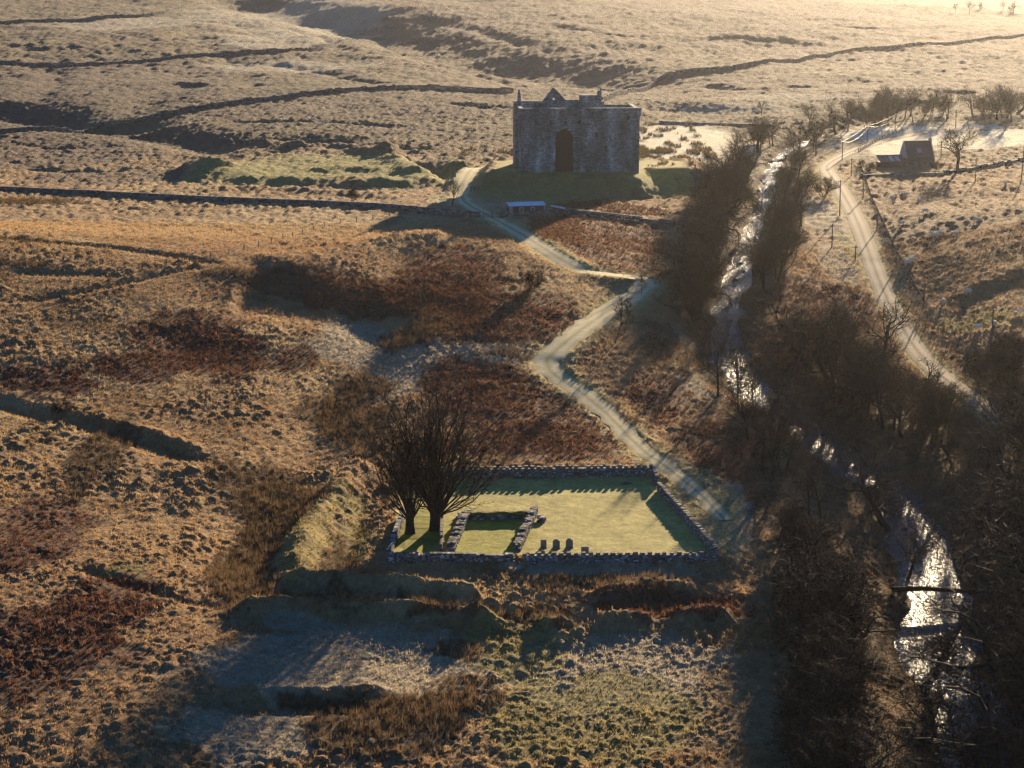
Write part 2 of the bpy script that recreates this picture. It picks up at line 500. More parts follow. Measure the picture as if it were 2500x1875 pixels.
def mat_ground():
    m, nt, b, out = newmat('ground_turf')
    at = N(nt, 'ShaderNodeVertexColor', layer_name='Col')
    geo = N(nt, 'ShaderNodeNewGeometry')
    n1 = N(nt, 'ShaderNodeTexNoise'); n1.inputs['Scale'].default_value = 1.6; n1.inputs['Detail'].default_value = 8; n1.inputs['Roughness'].default_value = 0.7
    mp = N(nt, 'ShaderNodeMapping'); mp.inputs['Scale'].default_value = (1, 1, 1)
    nt.links.new(geo.outputs['Position'], mp.inputs['Vector']); nt.links.new(mp.outputs['Vector'], n1.inputs['Vector'])
    n2 = N(nt, 'ShaderNodeTexNoise'); n2.inputs['Scale'].default_value = 9.0; n2.inputs['Detail'].default_value = 5; n2.inputs['Roughness'].default_value = 0.75
    nt.links.new(mp.outputs['Vector'], n2.inputs['Vector'])
    r1 = N(nt, 'ShaderNodeMapRange'); r1.inputs['From Min'].default_value = 0.3; r1.inputs['From Max'].default_value = 0.7
    r1.inputs['To Min'].default_value = 0.62; r1.inputs['To Max'].default_value = 1.35
    nt.links.new(n1.outputs['Fac'], r1.inputs['Value'])
    r2 = N(nt, 'ShaderNodeMapRange'); r2.inputs['From Min'].default_value = 0.3; r2.inputs['From Max'].default_value = 0.7
    r2.inputs['To Min'].default_value = 0.7; r2.inputs['To Max'].default_value = 1.3
    nt.links.new(n2.outputs['Fac'], r2.inputs['Value'])
    mu = N(nt, 'ShaderNodeMath', operation='MULTIPLY')
    nt.links.new(r1.outputs[0], mu.inputs[0]); nt.links.new(r2.outputs[0], mu.inputs[1])
    vm = N(nt, 'ShaderNodeVectorMath', operation='SCALE')
    nt.links.new(at.outputs['Color'], vm.inputs[0]); nt.links.new(mu.outputs[0], vm.inputs['Scale'])
    nt.links.new(vm.outputs[0], b.inputs['Base Color'])
    b.inputs['Roughness'].default_value = 0.95; b.inputs['Specular IOR Level'].default_value = 0.12
    # relief at three scales: blades, clumps, hummocks
    n3 = N(nt, 'ShaderNodeTexNoise'); n3.inputs['Scale'].default_value = 0.42; n3.inputs['Detail'].default_value = 7; n3.inputs['Roughness'].default_value = 0.72
    nt.links.new(mp.outputs['Vector'], n3.inputs['Vector'])
    la = N(nt, 'ShaderNodeAttribute', attribute_name='tame')
    inv = N(nt, 'ShaderNodeMath', operation='SUBTRACT'); inv.inputs[0].default_value = 1.0
    nt.links.new(la.outputs['Fac'], inv.inputs[1])
    prev = None
    for node, dist, stg in ((n3, 1.5, 0.8), (n1, 0.40, 0.85), (n2, 0.09, 0.8)):
        bp = N(nt, 'ShaderNodeBump'); bp.inputs['Distance'].default_value = dist
        sm = N(nt, 'ShaderNodeMath', operation='MULTIPLY'); sm.inputs[1].default_value = stg
        nt.links.new(inv.outputs[0], sm.inputs[0]); nt.links.new(sm.outputs[0], bp.inputs['Strength'])
        nt.links.new(node.outputs['Fac'], bp.inputs['Height'])
        if prev: nt.links.new(prev.outputs['Normal'], bp.inputs['Normal'])
        prev = bp
    nt.links.new(prev.outputs['Normal'], b.inputs['Normal'])
    # clump colour
    r3 = N(nt, 'ShaderNodeMapRange'); r3.inputs['From Min'].default_value = 0.35; r3.inputs['From Max'].default_value = 0.65
    r3.inputs['To Min'].default_value = 0.72; r3.inputs['To Max'].default_value = 1.22
    nt.links.new(n3.outputs['Fac'], r3.inputs['Value'])
    mu2 = N(nt, 'ShaderNodeMath', operation='MULTIPLY'); nt.links.new(mu.outputs[0], mu2.inputs[0]); nt.links.new(r3.outputs[0], mu2.inputs[1])
    nt.links.new(mu2.outputs[0], vm.inputs['Scale'])
    return m

def mat_blades(name, trans=0.45):
    m, nt, b, out = newmat(name)
    at = N(nt, 'ShaderNodeVertexColor', layer_name='Col')
    d = N(nt, 'ShaderNodeBsdfDiffuse'); t = N(nt, 'ShaderNodeBsdfTranslucent'); mx = N(nt, 'ShaderNodeMixShader')
    mx.inputs[0].default_value = trans
    nt.links.new(at.outputs['Color'], d.inputs['Color']); nt.links.new(at.outputs['Color'], t.inputs['Color'])
    nt.links.new(d.outputs[0], mx.inputs[1]); nt.links.new(t.outputs[0], mx.inputs[2]); nt.links.new(mx.outputs[0], out.inputs['Surface'])
    nt.nodes.remove(b)
    return m

def mat_rubble(name, cols, rough=0.9):
    """each stone (mesh island) takes its own tone"""
    m, nt, b, out = newmat(name)
    geo = N(nt, 'ShaderNodeNewGeometry')
    r = N(nt, 'ShaderNodeValToRGB'); r.color_ramp.interpolation = 'LINEAR'
    while len(r.color_ramp.elements) < len(cols): r.color_ramp.elements.new(0.5)
    for e, (p, c) in zip(r.color_ramp.elements, cols): e.position = p; e.color = (*c, 1)
    nt.links.new(geo.outputs['Random Per Island'], r.inputs['Fac'])
    no = N(nt, 'ShaderNodeTexNoise'); no.inputs['Scale'].default_value = 5; no.inputs['Detail'].default_value = 7
    nt.links.new(geo.outputs['Position'], no.inputs['Vector'])
    mr = N(nt, 'ShaderNodeMapRange'); mr.inputs['From Min'].default_value = 0.3; mr.inputs['From Max'].default_value = 0.7
    mr.inputs['To Min'].default_value = 0.55; mr.inputs['To Max'].default_value = 1.4
    nt.links.new(no.outputs['Fac'], mr.inputs['Value'])
    vm = N(nt, 'ShaderNodeVectorMath', operation='SCALE')
    nt.links.new(r.outputs['Color'], vm.inputs[0]); nt.links.new(mr.outputs[0], vm.inputs['Scale'])
    nt.links.new(vm.outputs[0], b.inputs['Base Color']); b.inputs['Roughness'].default_value = rough
    b.inputs['Specular IOR Level'].default_value = 0.2
    bp = N(nt, 'ShaderNodeBump'); bp.inputs['Strength'].default_value = 0.6; bp.inputs['Distance'].default_value = 0.06
    nt.links.new(no.outputs['Fac'], bp.inputs['Height']); nt.links.new(bp.outputs['Normal'], b.inputs['Normal'])
    return m

def mat_castle():
    m, nt, b, out = newmat('castle_stone')
    tc = N(nt, 'ShaderNodeTexCoord'); sx = N(nt, 'ShaderNodeSeparateXYZ'); nt.links.new(tc.outputs['Object'], sx.inputs[0])
    ad = N(nt, 'ShaderNodeMath', operation='ADD'); nt.links.new(sx.outputs[0], ad.inputs[0]); nt.links.new(sx.outputs[1], ad.inputs[1])
    cx = N(nt, 'ShaderNodeCombineXYZ'); nt.links.new(ad.outputs[0], cx.inputs[0]); nt.links.new(sx.outputs[2], cx.inputs[1])
    no0 = N(nt, 'ShaderNodeTexNoise'); no0.inputs['Scale'].default_value = 1.5; no0.inputs['Detail'].default_value = 3
    nt.links.new(tc.outputs['Object'], no0.inputs['Vector'])
    wv = N(nt, 'ShaderNodeVectorMath', operation='SCALE'); wv.inputs['Scale'].default_value = 0.10
    nt.links.new(no0.outputs['Color'], wv.inputs[0])
    wa = N(nt, 'ShaderNodeVectorMath', operation='ADD'); nt.links.new(cx.outputs[0], wa.inputs[0]); nt.links.new(wv.outputs[0], wa.inputs[1])
    br = N(nt, 'ShaderNodeTexBrick'); br.offset = 0.5
    br.inputs['Scale'].default_value = 1.0; br.inputs['Brick Width'].default_value = 0.62; br.inputs['Row Height'].default_value = 0.30
    br.inputs['Mortar Size'].default_value = 0.025; br.inputs['Mortar Smooth'].default_value = 0.3; br.inputs['Bias'].default_value = -0.1
    br.inputs['Color1'].default_value = (0.115, 0.12, 0.112, 1); br.inputs['Color2'].default_value = (0.43, 0.445, 0.42, 1)
    br.inputs['Mortar'].default_value = (0.07, 0.065, 0.06, 1)
    nt.links.new(wa.outputs[0], br.inputs['Vector'])
    # lichen and pale stones
    no = N(nt, 'ShaderNodeTexNoise'); no.inputs['Scale'].default_value = 2.6; no.inputs['Detail'].default_value = 9; no.inputs['Roughness'].default_value = 0.8
    nt.links.new(tc.outputs['Object'], no.inputs['Vector'])
    big = N(nt, 'ShaderNodeTexNoise'); big.inputs['Scale'].default_value = 0.22; big.inputs['Detail'].default_value = 4
    mpb = N(nt, 'ShaderNodeMapping'); mpb.inputs['Scale'].default_value = (1.6, 1.6, 0.5)
    nt.links.new(tc.outputs['Object'], mpb.inputs[0]); nt.links.new(mpb.outputs[0], big.inputs['Vector'])
    am = N(nt, 'ShaderNodeMath', operation='MULTIPLY_ADD'); am.inputs[1].default_value = 0.5
    nt.links.new(big.outputs['Fac'], am.inputs[0]); nt.links.new(no.outputs['Fac'], am.inputs[2])
    lr = N(nt, 'ShaderNodeMapRange'); lr.inputs['From Min'].default_value = 0.82; lr.inputs['From Max'].default_value = 0.93
    nt.links.new(am.outputs[0], lr.inputs['Value'])
    mx = N(nt, 'ShaderNodeMixRGB'); mx.inputs['Color2'].default_value = (0.66, 0.67, 0.70, 1)
    nt.links.new(lr.outputs[0], mx.inputs['Fac']); nt.links.new(br.outputs['Color'], mx.inputs['Color1'])
    dk = N(nt, 'ShaderNodeMapRange'); dk.inputs['From Min'].default_value = 0.35; dk.inputs['From Max'].default_value = 0.65
    dk.inputs['To Min'].default_value = 0.6; dk.inputs['To Max'].default_value = 1.25
    nt.links.new(big.outputs['Fac'], dk.inputs['Value'])
    vm = N(nt, 'ShaderNodeVectorMath', operation='SCALE'); nt.links.new(mx.outputs[0], vm.inputs[0]); nt.links.new(dk.outputs[0], vm.inputs['Scale'])
    nt.links.new(vm.outputs[0], b.inputs['Base Color'])
    b.inputs['Roughness'].default_value = 0.95; b.inputs['Specular IOR Level'].default_value = 0.15
    hs = N(nt, 'ShaderNodeMath', operation='MULTIPLY_ADD'); hs.inputs[1].default_value = -0.6
    nt.links.new(br.outputs['Fac'], hs.inputs[0]); nt.links.new(no.outputs['Fac'], hs.inputs[2])
    bp = N(nt, 'ShaderNodeBump'); bp.inputs['Strength'].default_value = 0.9; bp.inputs['Distance'].default_value = 0.12
    nt.links.new(hs.outputs[0], bp.inputs['Height']); nt.links.new(bp.outputs['Normal'], b.inputs['Normal'])
    return m

def mat_water():
    m, nt, b, out = newmat('river_water')
    geo = N(nt, 'ShaderNodeNewGeometry')
    mp = N(nt, 'ShaderNodeMapping'); mp.inputs['Scale'].default_value = (1.5, 0.9, 1)
    nt.links.new(geo.outputs['Position'], mp.inputs[0])
    n1 = N(nt, 'ShaderNodeTexNoise'); n1.inputs['Scale'].default_value = 1.25; n1.inputs['Detail'].default_value = 2.5; n1.inputs['Roughness'].default_value = 0.55
    n2 = N(nt, 'ShaderNodeTexNoise'); n2.inputs['Scale'].default_value = 0.14; n2.inputs['Detail'].default_value = 3
    nt.links.new(mp.outputs[0], n1.inputs['Vector']); nt.links.new(mp.outputs[0], n2.inputs['Vector'])
    n4 = N(nt, 'ShaderNodeTexNoise'); n4.inputs['Scale'].default_value = 0.38; n4.inputs['Detail'].default_value = 4; n4.inputs['Roughness'].default_value = 0.65
    nt.links.new(mp.outputs[0], n4.inputs['Vector'])
    bp4 = N(nt, 'ShaderNodeBump'); bp4.inputs['Distance'].default_value = 1.1; bp4.inputs['Strength'].default_value = 0.8
    nt.links.new(n4.outputs['Fac'], bp4.inputs['Height'])
    bp = N(nt, 'ShaderNodeBump'); bp.inputs['Distance'].default_value = 0.8; nt.links.new(bp4.outputs['Normal'], bp.inputs['Normal'])
    st = N(nt, 'ShaderNodeMapRange'); st.inputs['From Min'].default_value = 0.36; st.inputs['From Max'].default_value = 0.6
    st.inputs['To Min'].default_value = 0.3; st.inputs['To Max'].default_value = 1.0
    nt.links.new(n2.outputs['Fac'], st.inputs['Value']); nt.links.new(st.outputs[0], bp.inputs['Strength'])
    nt.links.new(n1.outputs['Fac'], bp.inputs['Height']); nt.links.new(bp.outputs['Normal'], b.inputs['Normal'])
    b.inputs['Base Color'].default_value = (0.016, 0.019, 0.020, 1)
    b.inputs['Roughness'].default_value = 0.11; b.inputs['IOR'].default_value = 1.33
    return m

M = {
    'ground': mat_ground(),
    'blades': mat_blades('grass_blades', 0.5),
    'rush': mat_blades('rush_blades', 0.35),
    'bark': plain('bark', (0.022, 0.018, 0.015), 0.95, 0.4, 6, 0.5),
    'twig': plain('twigs', (0.022, 0.016, 0.013), 0.9, 0.3, 2),
    'bark_moss': plain('mossy_bark', (0.034, 0.031, 0.018), 0.95, 0.45, 3, 0.5),
    'twig_olive': plain('olive_twigs', (0.045, 0.038, 0.020), 0.9, 0.3, 2),
    'rubble': mat_rubble('rubble_stone', [(0, (0.05, 0.05, 0.048)), (0.45, (0.13, 0.125, 0.115)), (0.8, (0.22, 0.215, 0.20)), (0.93, (0.42, 0.42, 0.41)), (1, (0.6, 0.6, 0.58))]),
    'dyke': mat_rubble('dyke_stone', [(0, (0.06, 0.06, 0.058)), (0.6, (0.13, 0.125, 0.115)), (1, (0.26, 0.25, 0.235))]),
    'slab': plain('grave_stone', (0.15, 0.14, 0.125), 0.9, 0.5, 5, 0.5),
    'castle': mat_castle(),
    'dark': plain('recess_shade_stone', (0.035, 0.038, 0.04), 0.95, 0.3, 2, 0.4),  # castle stone darkened so recesses and inner faces carry shade in their colour
    'door': plain('dark_oak', (0.05, 0.04, 0.03), 0.8, 0.3, 8, 0.3),
    'slate': plain('roof_slate', (0.062, 0.064, 0.062), 0.75, 0.3, 4, 0.3),
    'harl': plain('pale_harling', (0.42, 0.40, 0.37), 0.9, 0.12, 5, 0.3),
    'white': plain('white_paint', (0.75, 0.75, 0.73), 0.6, 0.06, 4),
    'tin': plain('pale_metal_roof', (0.62, 0.66, 0.70), 0.35, 0.1, 2, 0.0, 0.6),
    'timber': plain('dark_timber', (0.05, 0.042, 0.035), 0.85, 0.3, 6, 0.2),
    'post': plain('weathered_post', (0.11, 0.09, 0.07), 0.9, 0.3, 5),
    'wire': plain('bright_cable', (0.55, 0.50, 0.42), 0.5, 0.05, 2, 0, 0.5),
    'glass': plain('window_glass', (0.06, 0.07, 0.08), 0.12, 0.1, 2),
    'pane': plain('pale_rooflight', (0.35, 0.38, 0.38), 0.2, 0.1, 2),
    'iron': plain('iron', (0.04, 0.035, 0.03), 0.6, 0.3, 5),
    'wool': plain('wool', (0.82, 0.70, 0.50), 1.0, 0.15, 8, 0.5),
    'rock': plain('wet_rock', (0.06, 0.058, 0.052), 0.6, 0.5, 3, 0.6),
    'water': mat_water(),
}

def mat_lane(name, base, wheel, mid):
    m, nt, b, out = newmat(name)
    at = N(nt, 'ShaderNodeAttribute', attribute_name='across')
    geo = N(nt, 'ShaderNodeNewGeometry')
    no = N(nt, 'ShaderNodeTexNoise'); no.inputs['Scale'].default_value = 0.9; no.inputs['Detail'].default_value = 8; no.inputs['Roughness'].default_value = 0.7
    nt.links.new(geo.outputs['Position'], no.inputs['Vector'])
    sh = N(nt, 'ShaderNodeMath', operation='MULTIPLY_ADD'); sh.inputs[1].default_value = 0.16
    nt.links.new(no.outputs['Fac'], sh.inputs[0]); nt.links.new(at.outputs['Fac'], sh.inputs[2])
    s2 = N(nt, 'ShaderNodeMath', operation='SUBTRACT'); s2.inputs[1].default_value = 0.08
    nt.links.new(sh.outputs[0], s2.inputs[0])
    r = N(nt, 'ShaderNodeValToRGB')
    st = [(0.0, base), (0.14, base), (0.24, wheel), (0.36, wheel), (0.5, mid), (0.64, wheel), (0.76, wheel), (0.86, base), (1.0, base)]
    while len(r.color_ramp.elements) < len(st): r.color_ramp.elements.new(0.5)
    for e, (p, c) in zip(r.color_ramp.elements, st): e.position = p; e.color = (*c, 1)
    nt.links.new(s2.outputs[0], r.inputs['Fac'])
    mr = N(nt, 'ShaderNodeMapRange'); mr.inputs['From Min'].default_value = 0.3; mr.inputs['From Max'].default_value = 0.7
    mr.inputs['To Min'].default_value = 0.75; mr.inputs['To Max'].default_value = 1.2
    nt.links.new(no.outputs['Fac'], mr.inputs['Value'])
    vm = N(nt, 'ShaderNodeVectorMath', operation='SCALE'); nt.links.new(r.outputs[0], vm.inputs[0]); nt.links.new(mr.outputs[0], vm.inputs['Scale'])
    nt.links.new(vm.outputs[0], b.inputs['Base Color'])
    b.inputs['Roughness'].default_value = 0.95; b.inputs['Specular IOR Level'].default_value = 0.12
    bp = N(nt, 'ShaderNodeBump'); bp.inputs['Strength'].default_value = 0.5; bp.inputs['Distance'].default_value = 0.05
    nt.links.new(no.outputs['Fac'], bp.inputs['Height']); nt.links.new(bp.outputs['Normal'], b.inputs['Normal'])
    return m
M['road'] = mat_lane('worn_tarmac', (0.20, 0.165, 0.105), (0.42, 0.345, 0.24), (0.085, 0.075, 0.045))
M['track'] = mat_lane('frosted_track', (0.41, 0.36, 0.17), (0.55, 0.485, 0.30), (0.29, 0.27, 0.10))

# ------------------------------------------------------------------ ground sheet
def blobs(x, y, lst, seed, warp=0.45):
    """soft patches given as (px, py, rx, ry) of the photograph, laid on the ground"""
    m = np.zeros_like(x)
    L = np.array(lst, float)
    c = P(L[:, :2]); up = P(L[:, :2] - np.stack([0 * L[:, 3], L[:, 3]], 1)); dn = P(L[:, :2] + np.stack([0 * L[:, 3], L[:, 3]], 1))
    for i in range(len(L)):
        rx = L[i, 2] / scale_at(c[i]); ry = max(1.0, abs(up[i, 1] - dn[i, 1]) / 2)
        cx, cy = c[i, 0], (up[i, 1] + dn[i, 1]) / 2
        s = np.nonzero((np.abs(x - cx) < rx * 1.7) & (np.abs(y - cy) < ry * 1.7))
        if len(s[0]) == 0: continue
        xs, ys = x[s], y[s]
        q = np.sqrt(((xs - cx) / rx) ** 2 + ((ys - cy) / ry) ** 2)
        sc_ = max(2.0, min(rx, ry) * 0.6)
        q = q + warp * 2 * (fbm(xs / sc_, ys / sc_, seed + i, 4, 0.65) - 0.5)
        m[s] = np.maximum(m[s], 1 - sst(0.8, 1.08, q))
    return m

BRACKEN = [(470, 820, 150, 70), (560, 880, 90, 60), (330, 900, 110, 40), (760, 700, 190, 60), (900, 740, 120, 45), (1120, 660, 130, 60), (1040, 720, 120, 60), (1290, 760, 190, 50), (1200, 800, 160, 45),
           (1270, 1000, 230, 80), (1300, 1090, 220, 45), (1150, 930, 120, 60), (1490, 585, 170, 55), (1350, 560, 60, 25), (1500, 512, 140, 20), (1760, 1080, 130, 50), (1620, 980, 90, 60), (1800, 1150, 120, 40),
           (100, 930, 130, 40), (110, 1590, 210, 120), (260, 1480, 120, 70), (90, 1310, 150, 90), (1580, 1470, 170, 36), (1740, 1480, 120, 30), (720, 880, 50, 40), (2000, 740, 140, 60), (1990, 860, 130, 70)]
RUSHES = [(250, 1120, 60, 110), (890, 950, 70, 36), (820, 1010, 80, 50), (880, 1060, 90, 60), (640, 1190, 120, 60), (700, 1250, 110, 50), (640, 1330, 70, 70), (600, 1440, 60, 60), (830, 1370, 40, 60), (800, 1460, 240, 16),
          (1120, 1490, 120, 22), (1330, 1490, 90, 26), (1120, 1590, 80, 26), (900, 1780, 200, 70), (1130, 1700, 100, 46), (1000, 1740, 120, 40), (780, 1720, 150, 22), (1050, 800, 60, 40), (980, 830, 60, 30), (560, 670, 60, 16),
          (80, 590, 90, 8), (40, 645, 70, 8), (60, 495, 120, 8), (1260, 865, 70, 16), (1640, 860, 80, 60), (560, 1400, 50, 60), (1480, 1340 + 80, 200, 16)]
GREEN = [(740, 1320, 60, 110), (850, 1220, 60, 50), (860, 1330, 60, 70), (1300, 1770, 110, 120), (1500, 1760, 200, 120), (1250, 1600, 120, 80), (780, 420, 260, 40), (960, 430, 90, 36), (1500, 440, 120, 36), (1290, 450, 160, 40),
         (1600, 440, 70, 30), (1050, 1250, 60, 60), (2040, 760, 30, 60), (2470, 640, 70, 26), (2400, 780, 100, 26), (2070, 600, 16, 60), (300, 1410, 60, 40), (560, 1400, 40, 50), (1960, 420, 20, 40), (1400, 500, 120, 20)]
FROST = [(820, 1600, 320, 80), (700, 1640, 260, 60), (1000, 1640, 250, 70), (1500, 1640, 280, 110), (1620, 1600, 180, 60), (600, 1800, 200, 70), (1060, 870, 160, 40), (980, 920, 120, 40), (1240, 865, 120, 24), (860, 850, 120, 60), (1180, 480, 140, 26), (1690, 345, 140, 46),
         (2290, 330, 230, 36), (2100, 370, 90, 30), (1800, 265, 200, 12), (2200, 250, 260, 12), (1900, 240, 160, 10), (700, 40, 240, 30), (760, 90, 200, 26), (640, 105, 110, 24), (700, 160, 200, 16), (300, 60, 200, 20),
         (1680, 900, 60, 80), (2010, 530, 60, 60), (2050, 650, 50, 50), (1450, 1390, 260, 24), (1760, 1240, 90, 80), (1750, 1300, 80, 60)]
HEATH = [(250, 200, 300, 50), (120, 380, 240, 36), (700, 270, 240, 30), (1000, 260, 230, 36), (250, 440, 200, 16), (1300, 40, 500, 40), (1900, 30, 400, 24), (1000, 320, 200, 12), (1750, 210, 240, 20), (2300, 160, 300, 30), (1500, 140, 240, 30), (2050, 105, 420, 50), (1650, 62, 380, 44), (2230, 212, 300, 22), (1560, 205, 220, 26), (2150, 40, 400, 20), (1400, 235, 120, 12)]

def shade(x, y, dist):
    """base colour of the ground cover"""
    n = fbm(x / 9, y / 11, 41, 4)[:, None]; nb = fbm(x / 45, y / 60, 42, 4)[:, None]; nf = fbm(x / 2.2, y / 2.6, 43, 3, 0.6)[:, None]
    straw = np.array([0.325, 0.198, 0.095]); pale = np.array([0.40, 0.28, 0.14]); tan = np.array([0.24, 0.14, 0.062])
    c = straw + (pale - straw) * np.clip((nb - 0.4) * 3, 0, 1)
    c = c + (tan - c) * np.clip((n - 0.52) * 4, 0, 0.8)
    far = sst(560, 720, y)[:, None]
    moor = np.array([0.205, 0.162, 0.098]) + (np.array([0.15, 0.107, 0.08]) - np.array([0.205, 0.162, 0.098])) * np.clip((nb - 0.45) * 4, 0, 1)
    moor = moor + (np.array([0.12, 0.105, 0.075]) - moor) * np.clip((fbm(x / 16, y / 20, 45, 5, 0.6)[:, None] - 0.53) * 7, 0, 0.85)
    moor = moor + (np.array([0.12, 0.105, 0.08]) - moor) * np.clip((fbm(x / 40 + y / 160, y / 14, 46, 4, 0.6)[:, None] - 0.58) * 8, 0, 0.7)
    c = c * (1 - far) + moor * 0.88 * far
    def mixin(c, m, colr, amt=1.0, vary=0.35):
        colr = np.array(colr) * (1 - vary / 2 + vary * nf)
        return c + (colr - c) * (m * amt)[:, None]
    hb = blobs(x, y, HEATH, 300); c = mixin(c, hb, (0.135, 0.10, 0.078), 0.75)
    fb = blobs(x, y, FROST, 200, 0.6); c = mixin(c, fb, (0.38, 0.345, 0.255), 0.65)
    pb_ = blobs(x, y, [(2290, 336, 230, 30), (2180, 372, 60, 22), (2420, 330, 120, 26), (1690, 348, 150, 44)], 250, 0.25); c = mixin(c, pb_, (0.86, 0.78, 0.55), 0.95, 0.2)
    gb = blobs(x, y, GREEN, 100, 0.5); c = mixin(c, gb, (0.24, 0.21, 0.07), 0.7)
    rh = blobs(x, y, [(2330, 520, 190, 70), (2250, 590, 110, 90), (2420, 640, 130, 90), (2330, 700, 110, 90), (2180, 470, 60, 26), (2460, 540, 90, 60)], 170, 0.45); c = mixin(c, rh, (0.20, 0.125, 0.066), 0.8, 0.6)
    g2 = blobs(x, y, [(760, 415, 270, 42), (960, 430, 100, 34), (500, 425, 60, 24), (1110, 420, 70, 30), (1590, 450, 80, 34), (1300, 470, 240, 30)], 150, 0.3); c = mixin(c, g2, (0.27, 0.255, 0.09), 0.85)
    bb = blobs(x, y, BRACKEN, 10, 0.6); c = mixin(c, bb, (0.13, 0.068, 0.042), 0.9, 0.8)
    rb = blobs(x, y, RUSHES, 60, 0.6); c = mixin(c, rb, (0.13, 0.088, 0.05), 0.85, 0.7)
    wf = blobs(x, y, [(2030, 1480, 110, 230), (2060, 1760, 110, 220), (2500, 1300, 130, 330), (2560, 1700, 160, 320), (2150, 1010, 190, 90), (2330, 1090, 150, 110), (1960, 930, 90, 60), (1740, 700, 60, 190), (2430, 950, 120, 70), (2480, 860, 60, 50), (1900, 1250, 70, 60)], 180, 0.5); c = mixin(c, wf, (0.06, 0.047, 0.034), 0.88, 0.7)  # leaf litter and brambles, deepened to put the woods' shade into the colour
    sw = blobs(x, y, [(1715, 1225, 95, 80), (1640, 1155, 60, 40), (1760, 1310, 60, 50)], 190, 0.4); c = mixin(c, sw, (0.37, 0.335, 0.17), 0.9, 0.3)
    return c, dict(bracken=bb, rush=rb, green=gb, frost=np.maximum(fb, pb_), pale=pb_)

ys = [-260.0, -120, -20, 60, 110, 140, 158, 168, 172]
y = 176.0
while y < 12000:
    ys.append(y)
    y += max(0.34, 0.38 * (y / 262.0) ** 2 * (1 - 0.5 * float(sst(480, 760, y)))) if y < 1900 else 0.07 * y
ys = np.array(ys)
nc = 580
tcol = np.linspace(-1, 1, nc)
outer = np.array([1.02, 1.06, 1.12, 1.22, 1.4, 1.7, 2.2, 3.2, 5.0])
tcol = np.concatenate([-outer[::-1], tcol, outer])
half = 0.285 * np.maximum(ys, 150) + 12
GX = half[:, None] * tcol[None, :]; GY = np.repeat(ys[:, None], len(tcol), 1)
# columns wander a little so that tussocks are not sampled on straight rays
gx = GX.ravel(); gy = GY.ravel()
gz, masks = Hm(gx, gy, True)
gdist = np.sqrt(gx ** 2 + gy ** 2)
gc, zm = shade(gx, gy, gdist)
chs = polysdf(gx, gy, CHPOLY)
lawn = 1 - sst(-0.2, 0.6, chs)
cl_x = np.maximum(np.maximum(CAS_X - 5 - gx, gx - CAS_X - 44), 0); cl_y = np.maximum(np.maximum(CAS_Y - 1 - gy, gy - CAS_Y - 32), 0)
clawn = 1 - sst(0, 3.5, np.sqrt(cl_x ** 2 + cl_y ** 2))
nf = fbm(gx / 2.0, gy / 2.4, 47, 4)[:, None]
lawnc = np.array([0.365, 0.325, 0.10]) * (0.8 + 0.4 * nf)
gm = blobs(gx, gy, [(1190, 1310, 130, 50), (1020, 1300, 60, 60), (1230, 1262, 90, 14)], 400, 0.4)[:, None]
lawnc = lawnc * (1 - gm) + np.array([0.27, 0.265, 0.04]) * (0.8 + 0.4 * nf) * gm
gc = gc + (lawnc - gc) * lawn[:, None]
gc = gc + (np.array([0.28, 0.26, 0.07]) * (0.85 + 0.3 * nf) - gc) * (clawn * 0.9)[:, None]
# trodden verge, river bank
tv = (1 - sst(0.2, 3.6, masks['track'] + 1.6 * (nf[:, 0] - 0.5)))
gc = gc + (np.array([0.39, 0.33, 0.16]) - gc) * (tv * 0.85)[:, None]
rvv = (1 - sst(0.0, 1.8, masks['road'] - RHW + 1.5 * (nf[:, 0] - 0.5)))
gc = gc + (np.array([0.30, 0.27, 0.12]) - gc) * (rvv * 0.8)[:, None]
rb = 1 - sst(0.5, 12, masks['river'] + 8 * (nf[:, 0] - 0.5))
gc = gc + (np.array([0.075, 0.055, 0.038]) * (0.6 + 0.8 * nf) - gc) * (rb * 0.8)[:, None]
# tussocks
rough = (1 - lawn) * (1 - clawn) * sst(0.0, 1.5, masks['track'] + 0.3) * sst(0.2, 2.0, masks['road'] - RHW) * sst(-0.4, 0.6, masks['river'])
wn_ = 1 - sst(380, 560, gdist); wf_ = sst(700, 1100, gdist); wm_ = np.clip(1 - wn_ - wf_, 0, 1)
wx = gx + 0.8 * (vnoise(gx / 1.7, gy / 1.7, 81) - 0.5); wy = gy + 0.8 * (vnoise(gx / 1.7, gy / 1.7, 82) - 0.5)
vary = np.clip((fbm(gx / 11, gy / 13, 83, 4, 0.6) - 0.28) * 3.2, 0.42, 1.35)
sizem = sst(0.42, 0.62, fbm(gx / 17, gy / 19, 84, 3))
def spiky(q): return q ** 1.5
near = 0.44 * spiky(domes(wx / 0.8, wy / 1.0, 90)) * (1 - sizem) + 0.62 * spiky(domes(wx / 1.55, wy / 1.8, 93, 0.55)) * sizem + 0.18 * domes(wx / 0.55, wy / 0.65, 95) + 0.34 * (fbm(gx / 0.9, gy / 1.2, 97, 4, 0.65) - 0.5)
shagn = 0.75 * (fbm(gx / 0.7, gy / 0.9, 110, 4, 0.7) - 0.5) + 0.28 * spiky(domes(wx / 0.7, wy / 0.8, 111)) + 0.5 * (fbm(gx / 4, gy / 4, 112, 2) - 0.5)
near = near * (1 - zm['bracken']) + shagn * zm['bracken']
mid = 0.7 * spiky(domes(wx / 1.5, wy / 2.6, 91)) + 1.1 * (fbm(gx / 2.6, gy / 4.0, 98, 4, 0.65) - 0.5)
farr = 0.8 * domes(gx / 4.0, gy / 8.0, 92) + 2.6 * (fbm(gx / 11, gy / 12, 99, 5, 0.66) - 0.5)
smoothz = np.clip(zm['green'] * 0.35 + zm['frost'] * 0.25 + zm['pale'] * 0.6, 0, 0.85)
